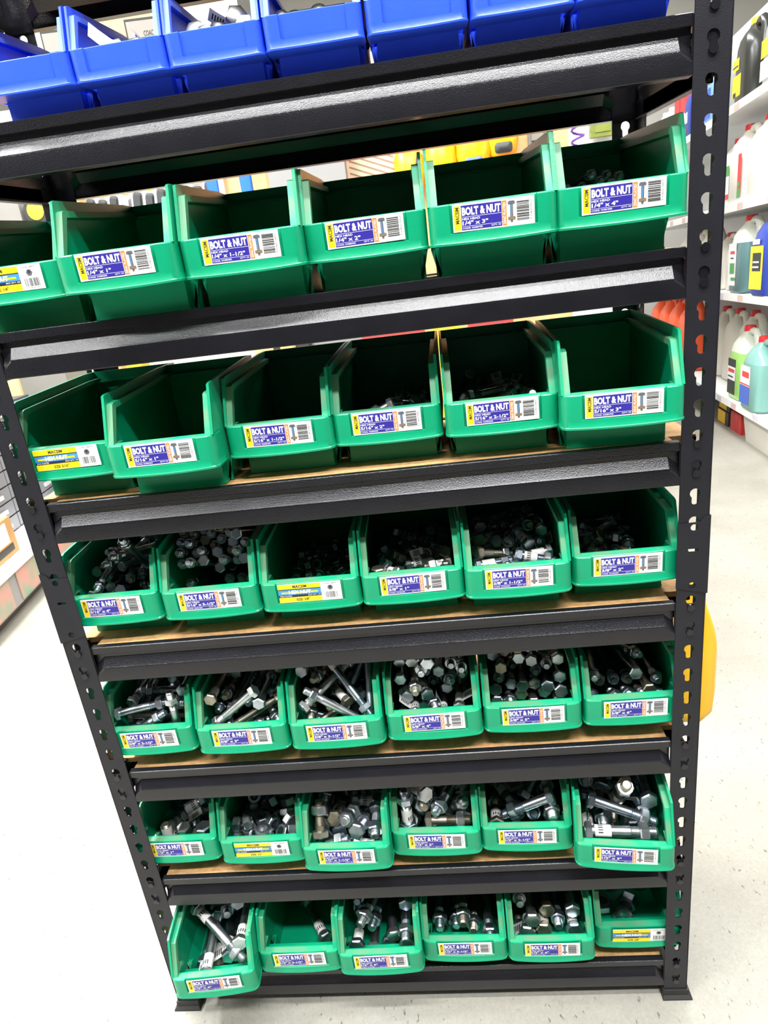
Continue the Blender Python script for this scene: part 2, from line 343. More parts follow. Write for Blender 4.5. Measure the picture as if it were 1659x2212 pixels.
LW, LH = .0905, .0288
def sticker(kind, size, code, qty):
    mb = MB(); t = .0006
    mb.box(0, LW, 0, t, 0, LH, SW)
    U = lambda u: u * LW
    V = lambda q: q * LH
    e1, e2, e3 = -.00012, -.00024, -.00036
    if kind == 'b':
        pl(mb, U(.015), U(.098), V(.06), V(.93), SY, e1)
        write(mb, 'MACSIM', U(.034), U(.080), V(.30), V(.88), SK, e2, .02, True)
        pl(mb, U(.106), U(.602), V(.05), V(.93), SN, e1)
        write(mb, 'BOLT & NUT', U(.116), U(.590), V(.565), V(.865), SW, e2, .045)
        pl(mb, U(.112), U(.598), V(.515), V(.527), SW, e2)
        write(mb, 'HEX HEAD', U(.116), U(.335), V(.405), V(.485), SW, e2, .02)
        write(mb, size, U(.116), U(.116 + .0285 * len(size) + .06), V(.225), V(.375), SW, e2, .028)
        pl(mb, U(.112), U(.598), V(.175), V(.186), SW, e2)
        write(mb, 'CODE: ' + code, U(.116), U(.365), V(.085), V(.145), SW, e2, .01)
        write(mb, 'QTY: ' + qty, U(.47), U(.588), V(.085), V(.145), SW, e2, .01)
        pl(mb, U(.608), U(.662), V(.05), V(.93), SO, e1)
        write(mb, 'ZINC PLATED', U(.620), U(.650), V(.09), V(.86), SW, e2, .02, True)
        # picture of a bolt and nut
        for a in ((.678, .765, .77, .865, SG), (.688, .755, .85, .895, SG), (.703, .740, .20, .80, SG), (.676, .767, .22, .335, SR), (.708, .735, .13, .23, SG), (.712, .722, .34, .77, SW if 0 else SCY)):
            pl(mb, U(a[0]), U(a[1]), V(a[2]), V(a[3]), a[4], e1 if a[4] != SR and a[4] != SCY else e2)
        rnd = random.Random(code); z = .17
        while z < .86:
            h = rnd.choice((.012, .018, .03, .042)); pl(mb, U(.785), U(.935), V(z), V(min(z + h, .88)), SK, e1); z += h + rnd.choice((.012, .018, .026))
        write(mb, '9 314632 ' + code[-4:-1] + '27', U(.945), U(.970), V(.17), V(.88), SG, e1, 0, True)
    else:
        pl(mb, 0, U(.68), V(.02), V(.98), SY, e1)
        write(mb, 'MACSIM', U(.24), U(.46), V(.78), V(.93), SK, e2, .03)
        pl(mb, 0, U(.68), V(.42), V(.72), SCY, e2)
        pl(mb, 0, U(.68), V(.70), V(.735), SD, e3); pl(mb, U(.05), U(.63), V(.50), V(.58), SY, e3)
        write(mb, 'HEX NUT', U(.17), U(.52), V(.46), V(.66), SW, -.00048, .05)
        pl(mb, 0, U(.68), V(.295), V(.42), SD, e2)
        write(mb, 'ZINC PLATED', U(.02), U(.21), V(.325), V(.395), SW, e3, .01); write(mb, 'BOX QTY: ' + qty, U(.47), U(.67), V(.325), V(.395), SW, e3, .01)
        write(mb, 'SIZE: ' + size, U(.27), U(.27 + .021 * (6 + len(size))), V(.08), V(.22), SK, e2, .025)
        write(mb, 'CODE: ' + code, U(.73), U(.93), V(.87), V(.94), SG, e1, .01)
        mb.add([(U(.83) + .0042 * math.cos(a), e1, V(.68) + .0042 * math.sin(a)) for a in [i * PI / 3 for i in range(6)]], [tuple(range(6))], SG)
        mb.add([(U(.83) + .0019 * math.cos(a), e2, V(.71) + .0019 * math.sin(a)) for a in [i * PI / 4 for i in range(8)]], [tuple(range(8))], SK)
        rnd = random.Random(code); x = .735
        while x < .94:
            h = rnd.choice((.004, .007, .011)); pl(mb, U(x), U(min(x + h, .945)), V(.14), V(.46), SK, e1); x += h + rnd.choice((.004, .006, .01))
        write(mb, '9 314632 0412', U(.735), U(.945), V(.06), V(.12), SG, e1)
    return mb.mesh('label_sticker', STK)

# name: row, x, y, yaw, kind, size, code, qty, look
BINS = {
 '51': (5, -.3815, .0055, 0, 'n', '1/4"', '26BTH', '100', 'beside the left post'),
 '52': (5, -.2290, -.0270, .003, 'b', '1/4" x 1"', '3338025R', '50', 'empty'),
 '53': (5, -.0838, -.0146, .025, 'b', '1/4" x 1-1/2"', '3338040R', '50', 'empty'),
 '54': (5, .0590, .0050, .012, 'b', '1/4" x 2"', '3338050R', '50', 'empty'),
 '55': (5, .2045, -.0056, -.013, 'b', '1/4" x 3"', '3338075R', '50', 'empty'),
 '56': (5, .3470, -.0036, .001, 'b', '1/4" x 4"', '3338100R', '50', 'few tagged bolts'),
 '41': (4, -.3765, .0120, 0, 'n', '5/16"', '26BTK', '100', 'behind left post'),
 '42': (4, -.2330, -.0205, .010, 'b', '5/16" x 1"', '3208025R', '50', 'pulled forward'),
 '43': (4, -.0877, .0220, -.021, 'b', '5/16" x 1-1/2"', '3208040R', '50', 'nearly empty'),
 '44': (4, .0555, .0270, -.030, 'b', '5/16" x 2"', '3208050R', '50', 'nearly empty'),
 '45': (4, .2035, .0130, -.018, 'b', '5/16" x 2-1/2"', '3208060R', '50', 'nearly empty'),
 '46': (4, .3442, -.0180, -.050, 'b', '5/16" x 3"', '3208075R', '50', 'empty'),
 '31': (3, -.3757, .0150, 0, 'b', '5/16" x 4"', '3208100R', '50', 'half full'),
 '32': (3, -.2267, .0106, .015, 'b', '5/16" x 5-1/2"', '3208140R', '50', 'full, tips forward'),
 '33': (3, -.0795, .0094, -.012, 'n', '3/8"', '26BTL', '100', 'part filled'),
 '34': (3, .0667, .0079, .018, 'b', '3/8" x 1"', '3210025R', '50', 'full'),
 '35': (3, .2109, .0, 0, 'b', '3/8" x 1-1/2"', '3210040R', '50', 'full'),
 '36': (3, .3580, .0121, 0, 'b', '3/8" x 2"', '3210050R', '50', 'nearly empty'),
 '21': (2, -.3721, .0072, 0, 'b', '3/8" x 2-1/2"', '3210060R', '50', 'part filled'),
 '22': (2, -.2205, -.0024, .004, 'b', '3/8" x 3"', '3210075R', '50', 'part filled'),
 '23': (2, -.0728, -.0043, .012, 'b', '3/8" x 3-1/2"', '3210090R', '50', 'part filled'),
 '24': (2, .0750, .0029, .004, 'b', '3/8" x 4"', '3210100R', '50', 'heaped'),
 '25': (2, .2211, .0059, -.018, 'b', '3/8" x 5"', '3210125R', '50', 'full, heads forward'),
 '26': (2, .3689, .0084, 0, 'b', '3/8" x 6"', '3210150R', '50', 'long bolts inside'),
 '11': (1, -.3825, .0112, 0, 'b', '1/2" x 1"', '3212025R', '25', 'short bolts inside'),
 '12': (1, -.2324, .0023, 0, 'n', '1/2"', '26BTM', '50', 'full'),
 '13': (1, -.0877, -.0199, -.018, 'b', '1/2" x 1-1/2"', '3212040R', '25', 'full'),
 '14': (1, .0570, .0022, -.033, 'b', '1/2" x 2"', '3212050R', '25', 'full'),
 '15': (1, .2015, .0036, -.035, 'b', '1/2" x 2-1/2"', '3212060R', '25', 'part filled'),
 '16': (1, .3415, -.0415, -.112, 'b', '1/2" x 3"', '3212075R', '25', 'pulled out crooked'),
 '01': (0, -.3425, -.0590, .084, 'b', '1/2" x 4"', '3212100R', '25', 'pulled out crooked'),
 '02': (0, -.2020, -.0201, .006, 'b', '1/2" x 3-1/2"', '3212090R', '25', 'one bolt inside'),
 '03': (0, -.0590, -.0296, .015, 'b', '1/2" x 5"', '3212125R', '25', 'full'),
 '04': (0, .0845, -.0092, -.018, 'b', '1/2" x 5-1/2"', '3212140R', '25', 'part filled'),
 '05': (0, .2300, -.0139, -.010, 'b', '1/2" x 6"', '3212150R', '25', 'part filled'),
 '06': (0, .3795, .0070, 0, 'n', '5/8"', '26BTN', '50', 'few nuts inside'),
}
WORDS = {'1/4"': 'quarter inch', '5/16"': 'five sixteenths', '3/8"': 'three eighths', '1/2"': 'half inch', '5/8"': 'five eighths',
         '1"': 'one', '1-1/2"': 'one and a half', '2"': 'two', '2-1/2"': 'two and a half', '3"': 'three', '3-1/2"': 'three and a half', '4"': 'four', '5"': 'five', '5-1/2"': 'five and a half', '6"': 'six'}
def in_words(size): return ' by '.join(WORDS[p] for p in size.split(' x '))
BINM = {}
for k, (row, x, y, a, kind, size, code, qty, look) in BINS.items():
    zz = BZ[row] + (.0023 if y < -.029 else 0)      # pulled out over the rail's lip
    zz += REARUP.get(row, 0) * y / DEP
    o = put('storage_bin', GBIN, None, (x, y, zz), (math.atan(REARUP.get(row, 0) / DEP), 0, a))
    tag(o, 'green bin labelled %s %s, %s' % ('bolt and nut' if kind == 'b' else 'hex nut', in_words(size), look), 'storage bin', 'green bins of bolts and nuts')
    rnd = random.Random(k)
    tilt = rnd.uniform(-.012, .012); sink = -.0004
    if row <= 2: sink = rnd.uniform(-.0022, .0003)
    put('label_sticker', sticker(kind, size, code, qty), o, (-.0447, -.00125, HT - LH - .0006 + sink), (rnd.uniform(.0, .03), tilt, 0))
    BINM[k] = Matrix.Translation((x, y, zz)) @ Euler((math.atan(REARUP.get(row, 0) / DEP), 0, a)).to_matrix().to_4x4()
for i, x in enumerate((-.2925, -.1849, -.0779, .0304, .1392, .2480, .3570)):
    lab = ['blue plastic bin at the far end of the top row, with one paper tag inside', 'blue plastic bin with a white printed tag sticking up inside', 'blue plastic bin with coach screws and a barcode tag showing',
           'blue plastic bin heaped with round-headed coach screws', 'blue plastic bin with a blank pocket, right of the heaped coach screws', 'blue plastic bin second from the right post in the top row', 'blue plastic bin next to the right post in the top row'][i]
    o = put('storage_bin', BBIN, None, (x, 0.001 * ((i * 7) % 3), BZ[6]), (math.atan(REARUP[6] / DEP), 0, [0, -.015, .015, .02, .005, 0, 0][i]))
    tag(o, lab, 'storage bin', 'blue bins on the upper shelf')
    BINM['6%d' % i] = Matrix.Translation(o.location) @ o.rotation_euler.to_matrix().to_4x4()

# ------------------------------------------------------------------ fasteners
IN = .0254 / K
FRAC = {'1/4"': .25, '5/16"': .3125, '3/8"': .375, '1/2"': .5, '5/8"': .625}
def hexring(r, z, n=6): return [(r * math.cos(2 * PI * i / n), r * math.sin(2 * PI * i / n), z) for i in range(n)]
def nutz(d, L): return L - .85 * d - min(.35 * d + .08 * L, .9 * d)
_FM = {}
def bolt_mesh(d, L, coarse=False):
    k = ('b', d, L, coarse)
    if k in _FM: return _FM[k]
    mb = MB(); r = .75 * d / math.cos(PI / 6)
    mb.loft([hexring(r * .93, 0), hexring(r, -.05 * d), hexring(r, -.54 * d), hexring(r * .86, -.65 * d)])
    mb.lathe([(r * .72, -.65 * d), (r * .72, -.665 * d)], 12, cap0=False)
    rr = d / 2; th = min(max(2 * d + .25 * IN, .0), L * .9)
    if coarse: prof = [(rr, 0), (rr, L - .1 * d), (rr * .8, L)]
    else:
        prof = [(rr, 0), (rr, L - th)]; p = .13 * d; z = L - th
        while z + p < L - .08 * d: prof += [(rr * .86, z + p * .25), (rr, z + p * .75)]; z += p
        prof += [(rr * .84, L - .05 * d), (rr * .72, L)]
    mb.lathe(prof, 8 if coarse else 12)
    _FM[k] = mb if coarse else mb.mesh('hex_bolt', ZINC, 40)
    return _FM[k]
def nut_mesh(d, coarse=False):
    k = ('n', d, coarse)
    if k in _FM: return _FM[k]
    mb = MB(); r = .75 * d / math.cos(PI / 6); h = .85 * d; i = d * .46
    def hx(rad, z): return hexring(rad, z, 6)
    def h12(rad, z): # hexagon with twelve points
        c = hexring(rad, z, 6); o = []
        for a in range(6): p, q = c[a], c[(a + 1) % 6]; o += [p, tuple((p[j] + q[j]) / 2 for j in range(3))]
        return o
    c12 = lambda rad, z: hexring(rad, z, 12)
    rings = [c12(i, h), c12(i * 1.12, h), c12(r * .84, h), h12(r, h * .86), h12(r, h * .14), c12(r * .84, 0), c12(i * 1.12, 0), c12(i, 0)]
    mb.loft(rings + [rings[0]], cap0=False, cap1=False)
    _FM[k] = mb if coarse else mb.mesh('hex_nut', ZINC, 25)
    return _FM[k]
def tag_mesh(d, var):
    k = ('t', d, var)
    if k in _FM: return _FM[k]
    mb = MB(); r = d * .56; rnd = random.Random(var)
    z0, z1 = .25 * d, 1.75 * d
    mb.lathe([(r, z0), (r, z1)], 14, 0, cap0=False, cap1=False)
    fl = rnd.uniform(.9, 1.9) * d if var % 3 else .0
    for j in range(7): # printed digits round the band
        a = j * .42
        mb.add([((r + .0001) * math.cos(a + da), (r + .0001) * math.sin(a + da), z) for da, z in ((0, z0 + .3 * d), (.2, z0 + .3 * d), (.2, z0 + .75 * d), (0, z0 + .75 * d))], [(0, 1, 2, 3)], 1)
    if fl:
        rows = []
        for s in range(5):
            t = s / 4; rows.append([(r + fl * t, .25 * d * t * t + .0003, z0 - .1 * d * t), (r + fl * t, .25 * d * t * t + .0003, z1 + .1 * d * t)])
        vs = [p for q in rows for p in q]
        mb.add(vs, [(2 * s, 2 * s + 1, 2 * s + 3, 2 * s + 2) for s in range(4)], 0)
        for j in range(5):
            t = .25 + j * .13; y = .25 * d * t * t
            for dy in (.0005, -.0001):
                mb.add([(r + fl * t, y + dy + .0003, z0 + .35 * d), (r + fl * (t + .07), y + dy + .0003 + .02 * d, z0 + .35 * d), (r + fl * (t + .07), y + dy + .0003 + .02 * d, z1 - .35 * d), (r + fl * t, y + dy + .0003, z1 - .35 * d)], [(0, 1, 2, 3)], 1)
    _FM[k] = mb.mesh('paper_tag', [PAPER, INK], 50)
    return _FM[k]
def spec(k):
    size = BINS[k][5]; p = size.split(' x ')
    d = FRAC[p[0]] * IN; L = 0
    if len(p) > 1:
        q = p[1].rstrip('"').split('-'); L = float(q[0]) + (.5 if len(q) > 1 else 0)
    return d, L * IN
TINT = [None, None, ZINCB, ZINCB, ZINCY]
_TM = {}
def tinted(me, i):
    if TINT[i] is None: return me
    q = (me.name, i)
    if q not in _TM:
        c = me.copy(); c.materials.clear(); c.materials.append(TINT[i]); _TM[q] = c
    return _TM[q]
def place_fastener(k, T, n):
    rnd = random.Random(k + str(n))
    d, L = spec(k); M = BINM[k] @ T
    size = BINS[k][5]
    if BINS[k][4] == 'n':
        o = put('hex_nut', tinted(nut_mesh(d), rnd.choice((0, 1, 2))))
        o.matrix_world = M @ Matrix.Translation((0, 0, -.425 * d))
        tag(o, 'loose zinc hex nut in the green bin labelled hex nut ' + in_words(size), 'nut', 'nuts in the %s bin' % in_words(size))
        return o
    o = put('hex_bolt', tinted(bolt_mesh(d, L), rnd.randrange(5)))
    o.matrix_world = M
    tag(o, 'zinc hex bolt in the green bin labelled ' + in_words(size), 'bolt', 'bolts in the %s bin' % in_words(size))
    if L > 2.2 * d: put('nut', tinted(nut_mesh(d), rnd.choice((0, 2))), o, (0, 0, nutz(d, L)), (0, 0, rnd.uniform(0, 1)))
    if rnd.random() < TAGP.get(k, .5): put('paper_tag', tag_mesh(d, rnd.randrange(4)), o, (0, 0, 0), (0, 0, rnd.uniform(0, 6.28)))
    return o
TAGP = {'56': .9, '34': .8, '35': .7, '32': 0, '31': .15, '26': .05, '04': .1, '36': .5, '12': 0, '43': .4}
def T_of(r): return Matrix.LocRotScale(Vector(r[:3]), Quaternion(r[3:7]).normalized(), None)
# ------------------------------------------------------------------ one bolt laid across the front, one alone in its bin, screws in the blue bins
def lone(k, pos, direc, label, tagvar=None, roll=0):
    d, L = spec(k); q = Vector(direc).to_track_quat('Z', 'Y')
    o = put('hex_bolt', tinted(bolt_mesh(d, L), 0)); o.matrix_world = BINM[k] @ Matrix.LocRotScale(Vector(pos), q, None)
    tag(o, label, 'bolt')
    put('nut', nut_mesh(d), o, (0, 0, nutz(d, L)))
    if tagvar is not None: put('paper_tag', tag_mesh(d, tagvar), o, (0, 0, 0), (0, 0, roll))
    return o
lone('16', (-.045, .026, .0795), (1, .02, .0), 'shiny bolt lying across the front of the crooked bin labelled half inch by three', 0)
lone('02', (.026, .075, .0205), (-.50, .82, -.035), 'single bolt with a paper tag lying alone in its green bin', 0)
lone('01', (-.042, .106, .108), (.085, -.075, -.030), 'bright bolt lying slantwise on top in the lowest crooked bin', 3, .6)
rq = random.Random(11)
for n in range(8):
    d, L = spec('56'); x = -.040 + n * .0095; y0 = rq.uniform(.10, .118); f = rq.choice((-1, 1))
    q = Vector((rq.uniform(-.22, .22), f, rq.uniform(-.02, .05))).to_track_quat('Z', 'Y')
    o = put('hex_bolt', tinted(bolt_mesh(d, L), rq.choice((0, 3, 4)))); o.matrix_world = BINM['56'] @ Matrix.LocRotScale(Vector((x, y0 if f > 0 else y0 + L, .084 + .009 * (n % 2))), q, None)
    tag(o, 'zinc hex bolt in the green bin labelled ' + in_words(BINS['56'][5]), 'bolt', 'bolts in the %s bin' % in_words(BINS['56'][5]))
    put('nut', nut_mesh(d), o, (0, 0, nutz(d, L))); put('paper_tag', tag_mesh(d, n), o, (0, 0, .01 if f < 0 else .03), (0, 0, rq.uniform(0, 6.28)))
def coach_screw(L, d):
    mb = MB()
    mb.loft([hexring(1.05 * d, 0), hexring(1.05 * d, -.55 * d), hexring(.8 * d, -.72 * d)])
    prof = [(d * .5, 0), (d * .5, L * .38)]; z = L * .38
    while z < L * .93: prof += [(d * .36, z + .1 * d), (d * .52, z + .32 * d), (d * .38, z + .5 * d)]; z += .6 * d
    prof += [(.05 * d, L)]
    mb.lathe(prof, 12); return mb.mesh('coach_screw', mat('grey_zinc', (.55, .55, .56), .34, 1.0, noise=.35, nscale=60), 40)
def dome_screw(L, d):
    mb = MB(); mb.lathe([(.02 * d, -.75 * d), (.5 * d, -.66 * d), (.85 * d, -.4 * d), (1.0 * d, 0), (.5 * d, 0), (.5 * d, L * .5), (.3 * d, L)], 14)
    return mb.mesh('coach_screw', mat('grey_zinc', (.55, .55, .56), .34, 1.0), 40)
CS = coach_screw(.085, .0125); DS = dome_screw(.05, .011)
def screw(key, me, pos, direc, label, group=None, tg=None, d=.0125):
    o = put('coach_screw', me); o.matrix_world = BINM[key] @ Matrix.LocRotScale(Vector(pos), Vector(direc).to_track_quat('Z', 'Y'), None)
    tag(o, label, 'screw', group)
    if tg is not None: put('paper_tag', tag_mesh(d, tg[0]), o, (0, 0, 0), (0, 0, tg[1]))
G2 = 'coach screws in the barcode tag bin'; L2 = 'galvanised coach screw in the blue bin with the barcode tag'
for pos, di, tg in [((-.022, .030, .058), (.1, .9, -.4), (1, 1.2)), ((-.010, .024, .052), (.25, .8, -.2), None), ((.032, .035, .058), (-.15, .85, -.12), None), ((.018, .060, .075), (-.3, .6, -.2), (2, .4)), ((-.005, .075, .070), (.3, .8, -.2), (1, 2.4)), ((.010, .028, .040), (.2, .9, -.1), None), ((-.025, .05, .035), (.2, .9, .02), None)]:
    screw('62', CS, pos, di, L2, G2, tg)
G3 = 'coach screws in the heaped blue bin'; L3 = 'round-headed coach screw heaped in the blue bin beside the barcode tag bin'
rr = random.Random(4)
for n in range(24):
    lay = n // 8
    screw('63', DS, (-.036 + .0104 * (n % 8) + rr.uniform(-.003, .003), .026 + lay * .016 + rr.uniform(-.004, .004), .047 + lay * .008 + rr.uniform(-.003, .003)), (rr.uniform(-.4, .4), .8, rr.uniform(-.6, -.2)), L3, G3, None)
screw('61', CS, (-.006, .022, .052), (.1, .8, -.35), 'coach screw with a long white tag in the blue bin', None, (1, 2.8))
screw('61', CS, (.016, .022, .050), (.15, .8, -.3), 'coach screw with a curled white tag, beside the long tag screw', None, (2, 1.2))
def strip_tag(key, pts, wd, label):
    mb = MB(); vs = []
    for p in pts: vs += [tuple(p), (p[0] + wd * .35, p[1], p[2] + wd)]
    mb.add(vs, [(2 * i, 2 * i + 1, 2 * i + 3, 2 * i + 2) for i in range(len(pts) - 1)])
    for i in range(6):
        t0, t1 = .2 + i * .1, .26 + i * .1
        a, b = Vector(pts[0]).lerp(Vector(pts[-1]), t0), Vector(pts[0]).lerp(Vector(pts[-1]), t1)
        o_ = Vector((0, -.0006, 0)); u = Vector((wd * .35, 0, wd))
        mb.add([tuple(a + u * .3 + o_), tuple(b + u * .3 + o_), tuple(b + u * .65 + o_), tuple(a + u * .65 + o_)], [(0, 1, 2, 3)], 1)
    o = put('paper_tag', mb.mesh('paper_tag', [mat('bright_paper', (.85, .84, .83), .6), INK])); o.matrix_world = BINM[key]
    tag(o, label, 'tag')
strip_tag('61', [(-.034, .020, .072), (-.024, .018, .063), (-.012, .016, .053), (.0, .018, .046)], .012, 'long white printed paper tag sticking up in the blue bin')
strip_tag('60', [(-.012, .018, .048), (.0, .018, .050)], .012, 'small pinkish paper tag in the end blue bin')

# ------------------------------------------------------------------ yellow scoop hung on the rack's side
mb = MB(); YP = mat('yellow_plastic', rgb(250, 190, 8), .4, noise=.06, nscale=12)
def sec(x, z0, z1, y0, y1, r=.03):
    pts = []
    for cy, cz, a0 in ((y1 - r, z1 - r, 0), (y0 + r, z1 - r, PI / 2), (y0 + r, z0 + r, PI), (y1 - r, z0 + r, 1.5 * PI)):
        pts += [(x, cy + r * math.cos(a0 + j * PI / 8), cz + r * math.sin(a0 + j * PI / 8)) for j in range(5)]
    return pts
mb.loft([sec(.4605, .415, .715, .15, .25), sec(.485, .398, .70, .14, .26), sec(.520, .396, .645, .14, .26), sec(.540, .404, .590, .15, .25), sec(.549, .425, .565, .165, .235)])
mb.tube([(.470, .20, .705), (.466, .20, .73), (.459, .20, .74)], .004)
o = put('plastic_scoop', mb.mesh('plastic_scoop', YP, 50)); tag(o, 'bright yellow plastic tub hanging on the side of the black rack', 'tub')

# ------------------------------------------------------------------ right aisle: white shelving with jerry cans
WM = mat('white_enamel', rgb(226, 226, 224), .4, noise=.04, nscale=6); GM = mat('grey_enamel', rgb(120, 118, 112), .5, noise=.08, nscale=8)
AY = 3.3; AX = 2.0; SK = math.atan(.1)
GM4 = Matrix.Translation((AX, AY, 0)) @ Matrix.Rotation(-SK, 4, 'Z')
unit = empty('display_shelving', (AX, AY, FZ), -SK); tag(unit, 'white steel shop shelving along the aisle, loaded with jerry cans and bottles', 'shelving')
def U(name, mb, mats, smooth=None): return put(name, mb.mesh(name, mats, smooth), unit, (0, 0, -FZ))
ST = [.195, .855, 1.376, 1.922]
TIC = mat('price_ticket', rgb(196, 190, 200), .5, noise=.1, nscale=30); TIC2 = mat('pink_ticket', rgb(206, 176, 170), .5, noise=.1, nscale=30)
for i, z in enumerate(ST):
    mb = MB(); mb.box(0, .60, -2.3, 3.4, z - .036, z, 0); mb.box(-.006, .0, -2.3, 3.4, z - .044, z + .003, 0)
    rt = random.Random(i)
    y = -2.2
    while y < 3.2:
        mb.box(-.0075, -.006, y, y + .09, z - .038, z - .004, rt.choice((1, 2))); y += rt.uniform(.25, .5)
    U('shelf', mb, [WM, TIC, TIC2])
U('back_panel', MB().box(.60, .63, -2.3, 3.4, FZ, 2.75), WM)
U('kick_plate', MB().box(.50, .52, -2.3, 3.4, FZ, .15), GM)
for y in (-2.3, .95, 3.38): U('upright', MB().box(.56, .60, y, y + .02, FZ, 2.75), WM)
PL = {'white': mat('white_hdpe', rgb(226, 222, 212), .45, noise=.05, nscale=9), 'green': mat('green_liquid', rgb(150, 204, 104), .25, noise=.05, nscale=9), 'teal': mat('teal_liquid', rgb(112, 158, 150), .25, noise=.08, nscale=9),
      'dteal': mat('dark_teal_liquid', rgb(88, 122, 124), .25, noise=.08, nscale=9), 'black': mat('black_hdpe', rgb(44, 46, 42), .3, noise=.1, nscale=9), 'silver': mat('silver_hdpe', rgb(150, 152, 150), .3, noise=.1, nscale=9),
      'blue': mat('blue_hdpe', rgb(42, 62, 150), .35, noise=.1, nscale=9), 'orange': mat('orange_hdpe', rgb(244, 96, 50), .4, noise=.08, nscale=9), 'red': mat('red_cap', rgb(208, 36, 40), .4, noise=.05, nscale=9),
      'yellow': mat('yellow_cap', rgb(246, 222, 40), .4, noise=.05, nscale=9), 'clear': mat('cloudy_hdpe', rgb(196, 200, 188), .35, noise=.06, nscale=9), 'lblue': mat('light_blue_hdpe', rgb(110, 150, 214), .35, noise=.05, nscale=9)}
LBW, LBR, LBK, LBG, LBB, LBY = WHITE, mat('label_red', rgb(212, 60, 60), .5), mat('label_black', rgb(40, 44, 44), .5), mat('label_green', rgb(74, 150, 76), .5), mat('label_blue', rgb(64, 92, 176), .5), mat('label_yellow', rgb(240, 204, 40), .5)
LB = [LBW, LBR, LBK, LBG, LBB, LBY]
def rrect(cx, cy, dx, dy, z, n=4, r=.3):
    rx = ry = r * min(dx, dy); pts = []
    for sx, sy, a0 in ((1, 1, 0), (-1, 1, PI / 2), (-1, -1, PI), (1, -1, 1.5 * PI)):
        pts += [(cx + sx * (dx / 2 - rx) + rx * math.cos(a0 + j * PI / 2 / n), cy + sy * (dy / 2 - ry) + ry * math.sin(a0 + j * PI / 2 / n), z) for j in range(n + 1)]
    return pts
def jerry(z, lx, ly, w, d, h, col, cap, lab, blocks, group=None, topcol=None, oil=False, name='jerry_can'):
    """can facing the aisle: blocks = coloured areas of the front label (u0,u1,v0,v1,material)"""
    root = empty(name, GM4 @ Vector((lx, ly, z + .0035)), -SK); tag(root, lab, 'jerry can' if name == 'jerry_can' else 'bottle', group)
    mb = MB(); c = w * .16
    prof = [(0, .92, .92, 0), (.03, 1, 1, 0), (.55, 1, 1, 0), (.66, .97, .95, 0), (.76, .80, .86, .25), (.84, .52, .62, .7), (.89, .30, .40, 1.0), (.93, .22, .30, 1.1)]
    rings = [rrect(0, c * o, d * b, w * a, h * t) for t, a, b, o in prof]
    if topcol:
        put('body', mb.loft(rings[:4]).mesh('body', PL[col], 40), root); put('shoulder', MB().loft(rings[3:]).mesh('shoulder', PL[topcol], 40), root)
    else: put('body', mb.loft(rings).mesh('body', PL[col], 40), root)
    hm = MB().tube([(0, c * .9, h * .87), (0, -w * .05, h * .935), (0, -w * .26, h * .93), (0, -w * .40, h * .84), (0, -w * .43, h * .70), (0, -w * .42, h * .6)], [d * .11, d * .12, d * .12, d * .13, d * .14, d * .16], 8)
    put('handle', hm.mesh('handle', PL[topcol or col], 60), root)
    put('cap', MB().lathe([(w * .125, 0), (w * .13, h * .02), (w * .12, h * .075), (w * .10, h * .08)], 14).mesh('cap', PL[cap], 40), root, (0, c * 1.1, h * .925))
    if blocks:
        lm = MB(); x = -d / 2 - .0012
        for n, (u0, u1, v0, v1, mi) in enumerate(blocks):
            xx = x - .0006 * n
            lm.add([(xx, w * (.5 - u0), h * v0), (xx, w * (.5 - u1), h * v0), (xx, w * (.5 - u1), h * v1), (xx, w * (.5 - u0), h * v1)], [(0, 1, 2, 3)], mi)
        put('label', lm.mesh('label', LB), root)
    return root
s1, s2, s3, s4 = ST
jerry(s1, .12, .27, .27, .20, .45, 'green', 'red', 'lime green jerry can with a red cap on the bottom shelf', [(.10, .62, .06, .56, 2), (.10, .62, .26, .45, 0), (.14, .56, .37, .42, 1), (.14, .5, .30, .32, 2)], topcol='clear')
jerry(s1, .08, -.09, .27, .20, .42, 'teal', 'red', 'teal jerry can with a blue and white label, beside the lime green one', [(.08, .66, .08, .62, 0), (.08, .66, .08, .34, 4), (.08, .66, .35, .37, 1), (.2, .6, .46, .54, 1)], topcol='teal')
for n, y in enumerate((.66, .95, 1.24)):
    jerry(s1, .28, y, .25, .2, .5, 'white', 'red', 'white jerry can with a red cap behind the lime green one, bottom shelf', None, 'white jerry cans on the bottom shelf')
for n, y in enumerate((1.62, 1.96, 2.3, 2.64)):
    jerry(s1, .15, y, .32, .24, .56, 'orange', 'red', 'orange jerry can with a red cap on the bottom shelf beyond the rack', None, 'orange jerry cans on the bottom shelf')
jerry(s2, .10, .30, .27, .2, .44, 'dteal', 'red', 'dark teal jerry can with a green sprig on its white label', [(.08, .58, .10, .66, 0), (.2, .48, .52, .56, 1), (.2, .5, .26, .40, 3), (.30, .58, .17, .21, 3), (.24, .44, .46, .475, 2)], topcol='clear')
for n, y in enumerate((.62, .86)):
    jerry(s2, .16, y, .22, .18, .36, 'white', 'red', 'plain white jerry can with a red cap on the second shelf', None, 'plain white jerry cans on the second shelf')
for n, y in enumerate((1.2, 1.5, 1.8)):
    jerry(s2, .16, y, .26, .2, .42, 'white', 'red', 'red-capped white jerry can far along the second shelf', [(.1, .7, .1, .5, 0), (.1, .7, .2, .35, 1)], 'red-capped white cans far along the second shelf')
jerry(s2, .08, -.13, .26, .2, .44, 'blue', 'yellow', 'blue jerry can with a yellow and black label on the second shelf', [(.08, .8, .08, .60, 5), (.22, .7, .3, .52, 2), (.25, .6, .40, .42, 0), (.25, .6, .34, .36, 0), (.2, .6, .62, .68, 0)])
jerry(s3, .12, .14, .27, .2, .43, 'white', 'red', 'white jerry can with a plain grey face, third shelf', None)
